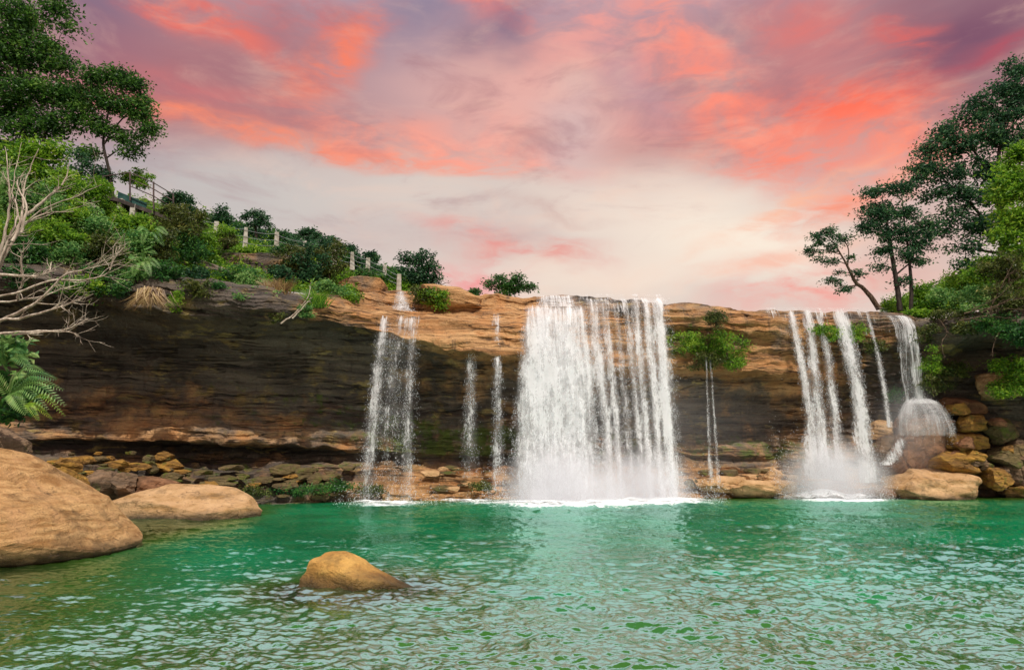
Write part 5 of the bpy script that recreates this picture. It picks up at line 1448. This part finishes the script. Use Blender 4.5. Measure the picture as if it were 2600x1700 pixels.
bare('thin brown roots trailing over the dark hollow at right', [[(2180, 740), (2200, 770), (2188, 800), (2196, 830)], [(2260, 740), (2330, 760), (2370, 790)], [(2230, 745), (2290, 735), (2350, 740)], [(2330, 760), (2310, 800), (2306, 830)]], 35.2, .035, 7, BARK_BROWN, .2)
bare('dry brown twig tangle on the rim at the right edge', [[(2260, 720), (2320, 690), (2370, 640)], [(2280, 725), (2340, 700), (2400, 690)], [(2300, 720), (2330, 660), (2360, 600)], [(2240, 728), (2300, 716), (2380, 720)]], 34.6, .03, 9, BARK_BROWN, .3)

# ------------------------------------------------------------------ fence and platform on the left slope
def solid(name, m):
    return m
def paint(name, c1, c2, rough=.8):
    m, t, out = material(name)
    pos = t.n('ShaderNodeNewGeometry').outputs['Position']
    n = t.noise(pos, 3.0, 5, .65)
    principled(t, out, t.mix(t.ramp(n, .35, .68), c1, c2), rough, .25, bump(t, n, .4, .03))
    return m
POST = paint('weathered_white_concrete', (.52, .50, .44, 1), (.27, .24, .19, 1))
METAL = paint('rusty_dark_steel', (.05, .04, .04, 1), (.12, .08, .07, 1), .6)
WIRE = paint('grey_wire', (.20, .22, .22, 1), (.32, .34, .34, 1), .5)
DECK = paint('dark_deck_boards', (.035, .028, .026, 1), (.09, .07, .06, 1))
TEAL = paint('teal_netting', (.012, .05, .045, 1), (.03, .09, .08, 1))

def box(acc, c, sx, sy, sz, rot=0.0, taper=1.0, tiltx=0.0):
    v = np.array([(x, y, z) for z in (0, 1) for y in (-.5, .5) for x in (-.5, .5)], float)
    v[v[:, 2] > .5, :2] *= taper
    v = v * np.array([sx, sy, sz])
    ca, sa = math.cos(rot), math.sin(rot)
    v[:, :2] = v[:, :2] @ np.array([[ca, sa], [-sa, ca]])
    v[:, 0] += v[:, 2] * tiltx
    acc.add(v + np.asarray(c, float), np.array([(0, 2, 3, 1), (4, 5, 7, 6), (0, 1, 5, 4), (2, 6, 7, 3), (0, 4, 6, 2), (1, 3, 7, 5)]))

posts = [(546, 563, 610, 38.4), (622, 578, 630, 39.2), (702, 590, 637, 39.8), (773, 612, 646, 40.1), (848, 618, 664, 40.4), (894, 640, 678, 40.8), (933, 655, 692, 41.0), (976, 672, 712, 41.2), (1012, 696, 730, 40.6)]
b0 = P(posts[0][0], posts[0][2], posts[0][3])
fence = empty('wire_fence', b0, 'wire fence on white concrete posts stepping down the left ridge', 'fence')
tops = []
for i, (x, yt, yb, D) in enumerate(posts):
    a = P(x, yb + 8, D); t = P(x, yt, D)
    acc = Acc(); box(acc, a, .30, .26, t[2] - a[2], .3, .62 if i % 2 else .8, random.uniform(-.05, .05))
    V_, F_, _ = acc.get()
    part('fence_post', V_, F_, POST, fence, smooth=False)
    tops.append((P(x, yb, D), t))
end = (P(380, 560, 36.5), P(380, 520, 36.5))
for h in (.25, .55, .88):
    acc = Acc()
    line = [end[0] * (1 - h) + end[1] * h] + [b * (1 - h) + t * h for b, t in tops]
    pts = []
    for p, q in zip(line[:-1], line[1:]):
        for s in np.linspace(0, 1, 7)[:-1]:
            pts.append(p * (1 - s) + q * s - np.array([0, .16, .10 * 4 * s * (1 - s)]))
    pts.append(line[-1])
    tube(acc, pts, .014, 4)
    V_, F_, _ = acc.get()
    part('wire', V_, F_, WIRE, fence)

# viewing platform behind the slim leaning tree
pb = P(300, 545, 36.0)
deck = empty('viewing_platform', pb, 'dark wooden viewing platform with sloping steps and thin railing above the left slope', 'platform')
acc = Acc()
A0, A1 = P(292, 500, 36.0), P(418, 545, 36.4)
def slab(acc, a, b, dy, th):
    v = np.array([a, b, b + (0, dy, 0), a + (0, dy, 0)]); v = np.concatenate([v, v - np.array([0, 0, th])])
    acc.add(v, np.array([(0, 1, 2, 3), (4, 7, 6, 5), (0, 4, 5, 1), (1, 5, 6, 2), (2, 6, 7, 3), (3, 7, 4, 0)]))
slab(acc, A0, A1, 2.2, .22)
slab(acc, P(190, 488, 36.0), A0, 2.2, .22)
V_, F_, _ = acc.get(); part('deck', V_, F_, DECK, deck, smooth=False)
for x, yt, yb in ((338, 520, 548), (304, 506, 545), (240, 500, 535)):
    acc = Acc(); a = P(x, yb, 36.3); t = P(x, yt, 36.3); box(acc, a, .28, .28, t[2] - a[2])
    V_, F_, _ = acc.get(); part('pillar', V_, F_, POST, deck, smooth=False)
for x, yt, yb in ((390, 462, 532), (330, 436, 510), (200, 462, 490), (262, 448, 492), (440, 492, 548)):
    acc = Acc(); tube(acc, [P(x, yb, 36.1), P(x, yt, 36.1)], .045, 6)
    V_, F_, _ = acc.get(); part('railing_post', V_, F_, METAL, deck)
for dy in (0, 16, 34):
    acc = Acc(); tube(acc, [P(330, 438 + dy, 36.1), P(390, 464 + dy, 36.1), P(440, 494 + dy, 36.1)], .032, 6)
    V_, F_, _ = acc.get(); part('handrail', V_, F_, METAL, deck)
acc = Acc(); tube(acc, [P(190, 462, 36.1), P(262, 448, 36.1), P(330, 438, 36.1)], .032, 6)
V_, F_, _ = acc.get(); part('handrail', V_, F_, METAL, deck)
acc = Acc(); slab(acc, P(300, 486, 36.5), P(372, 515, 36.5), .04, .5)
V_, F_, _ = acc.get(); part('side_netting', V_, F_, TEAL, deck, smooth=False)
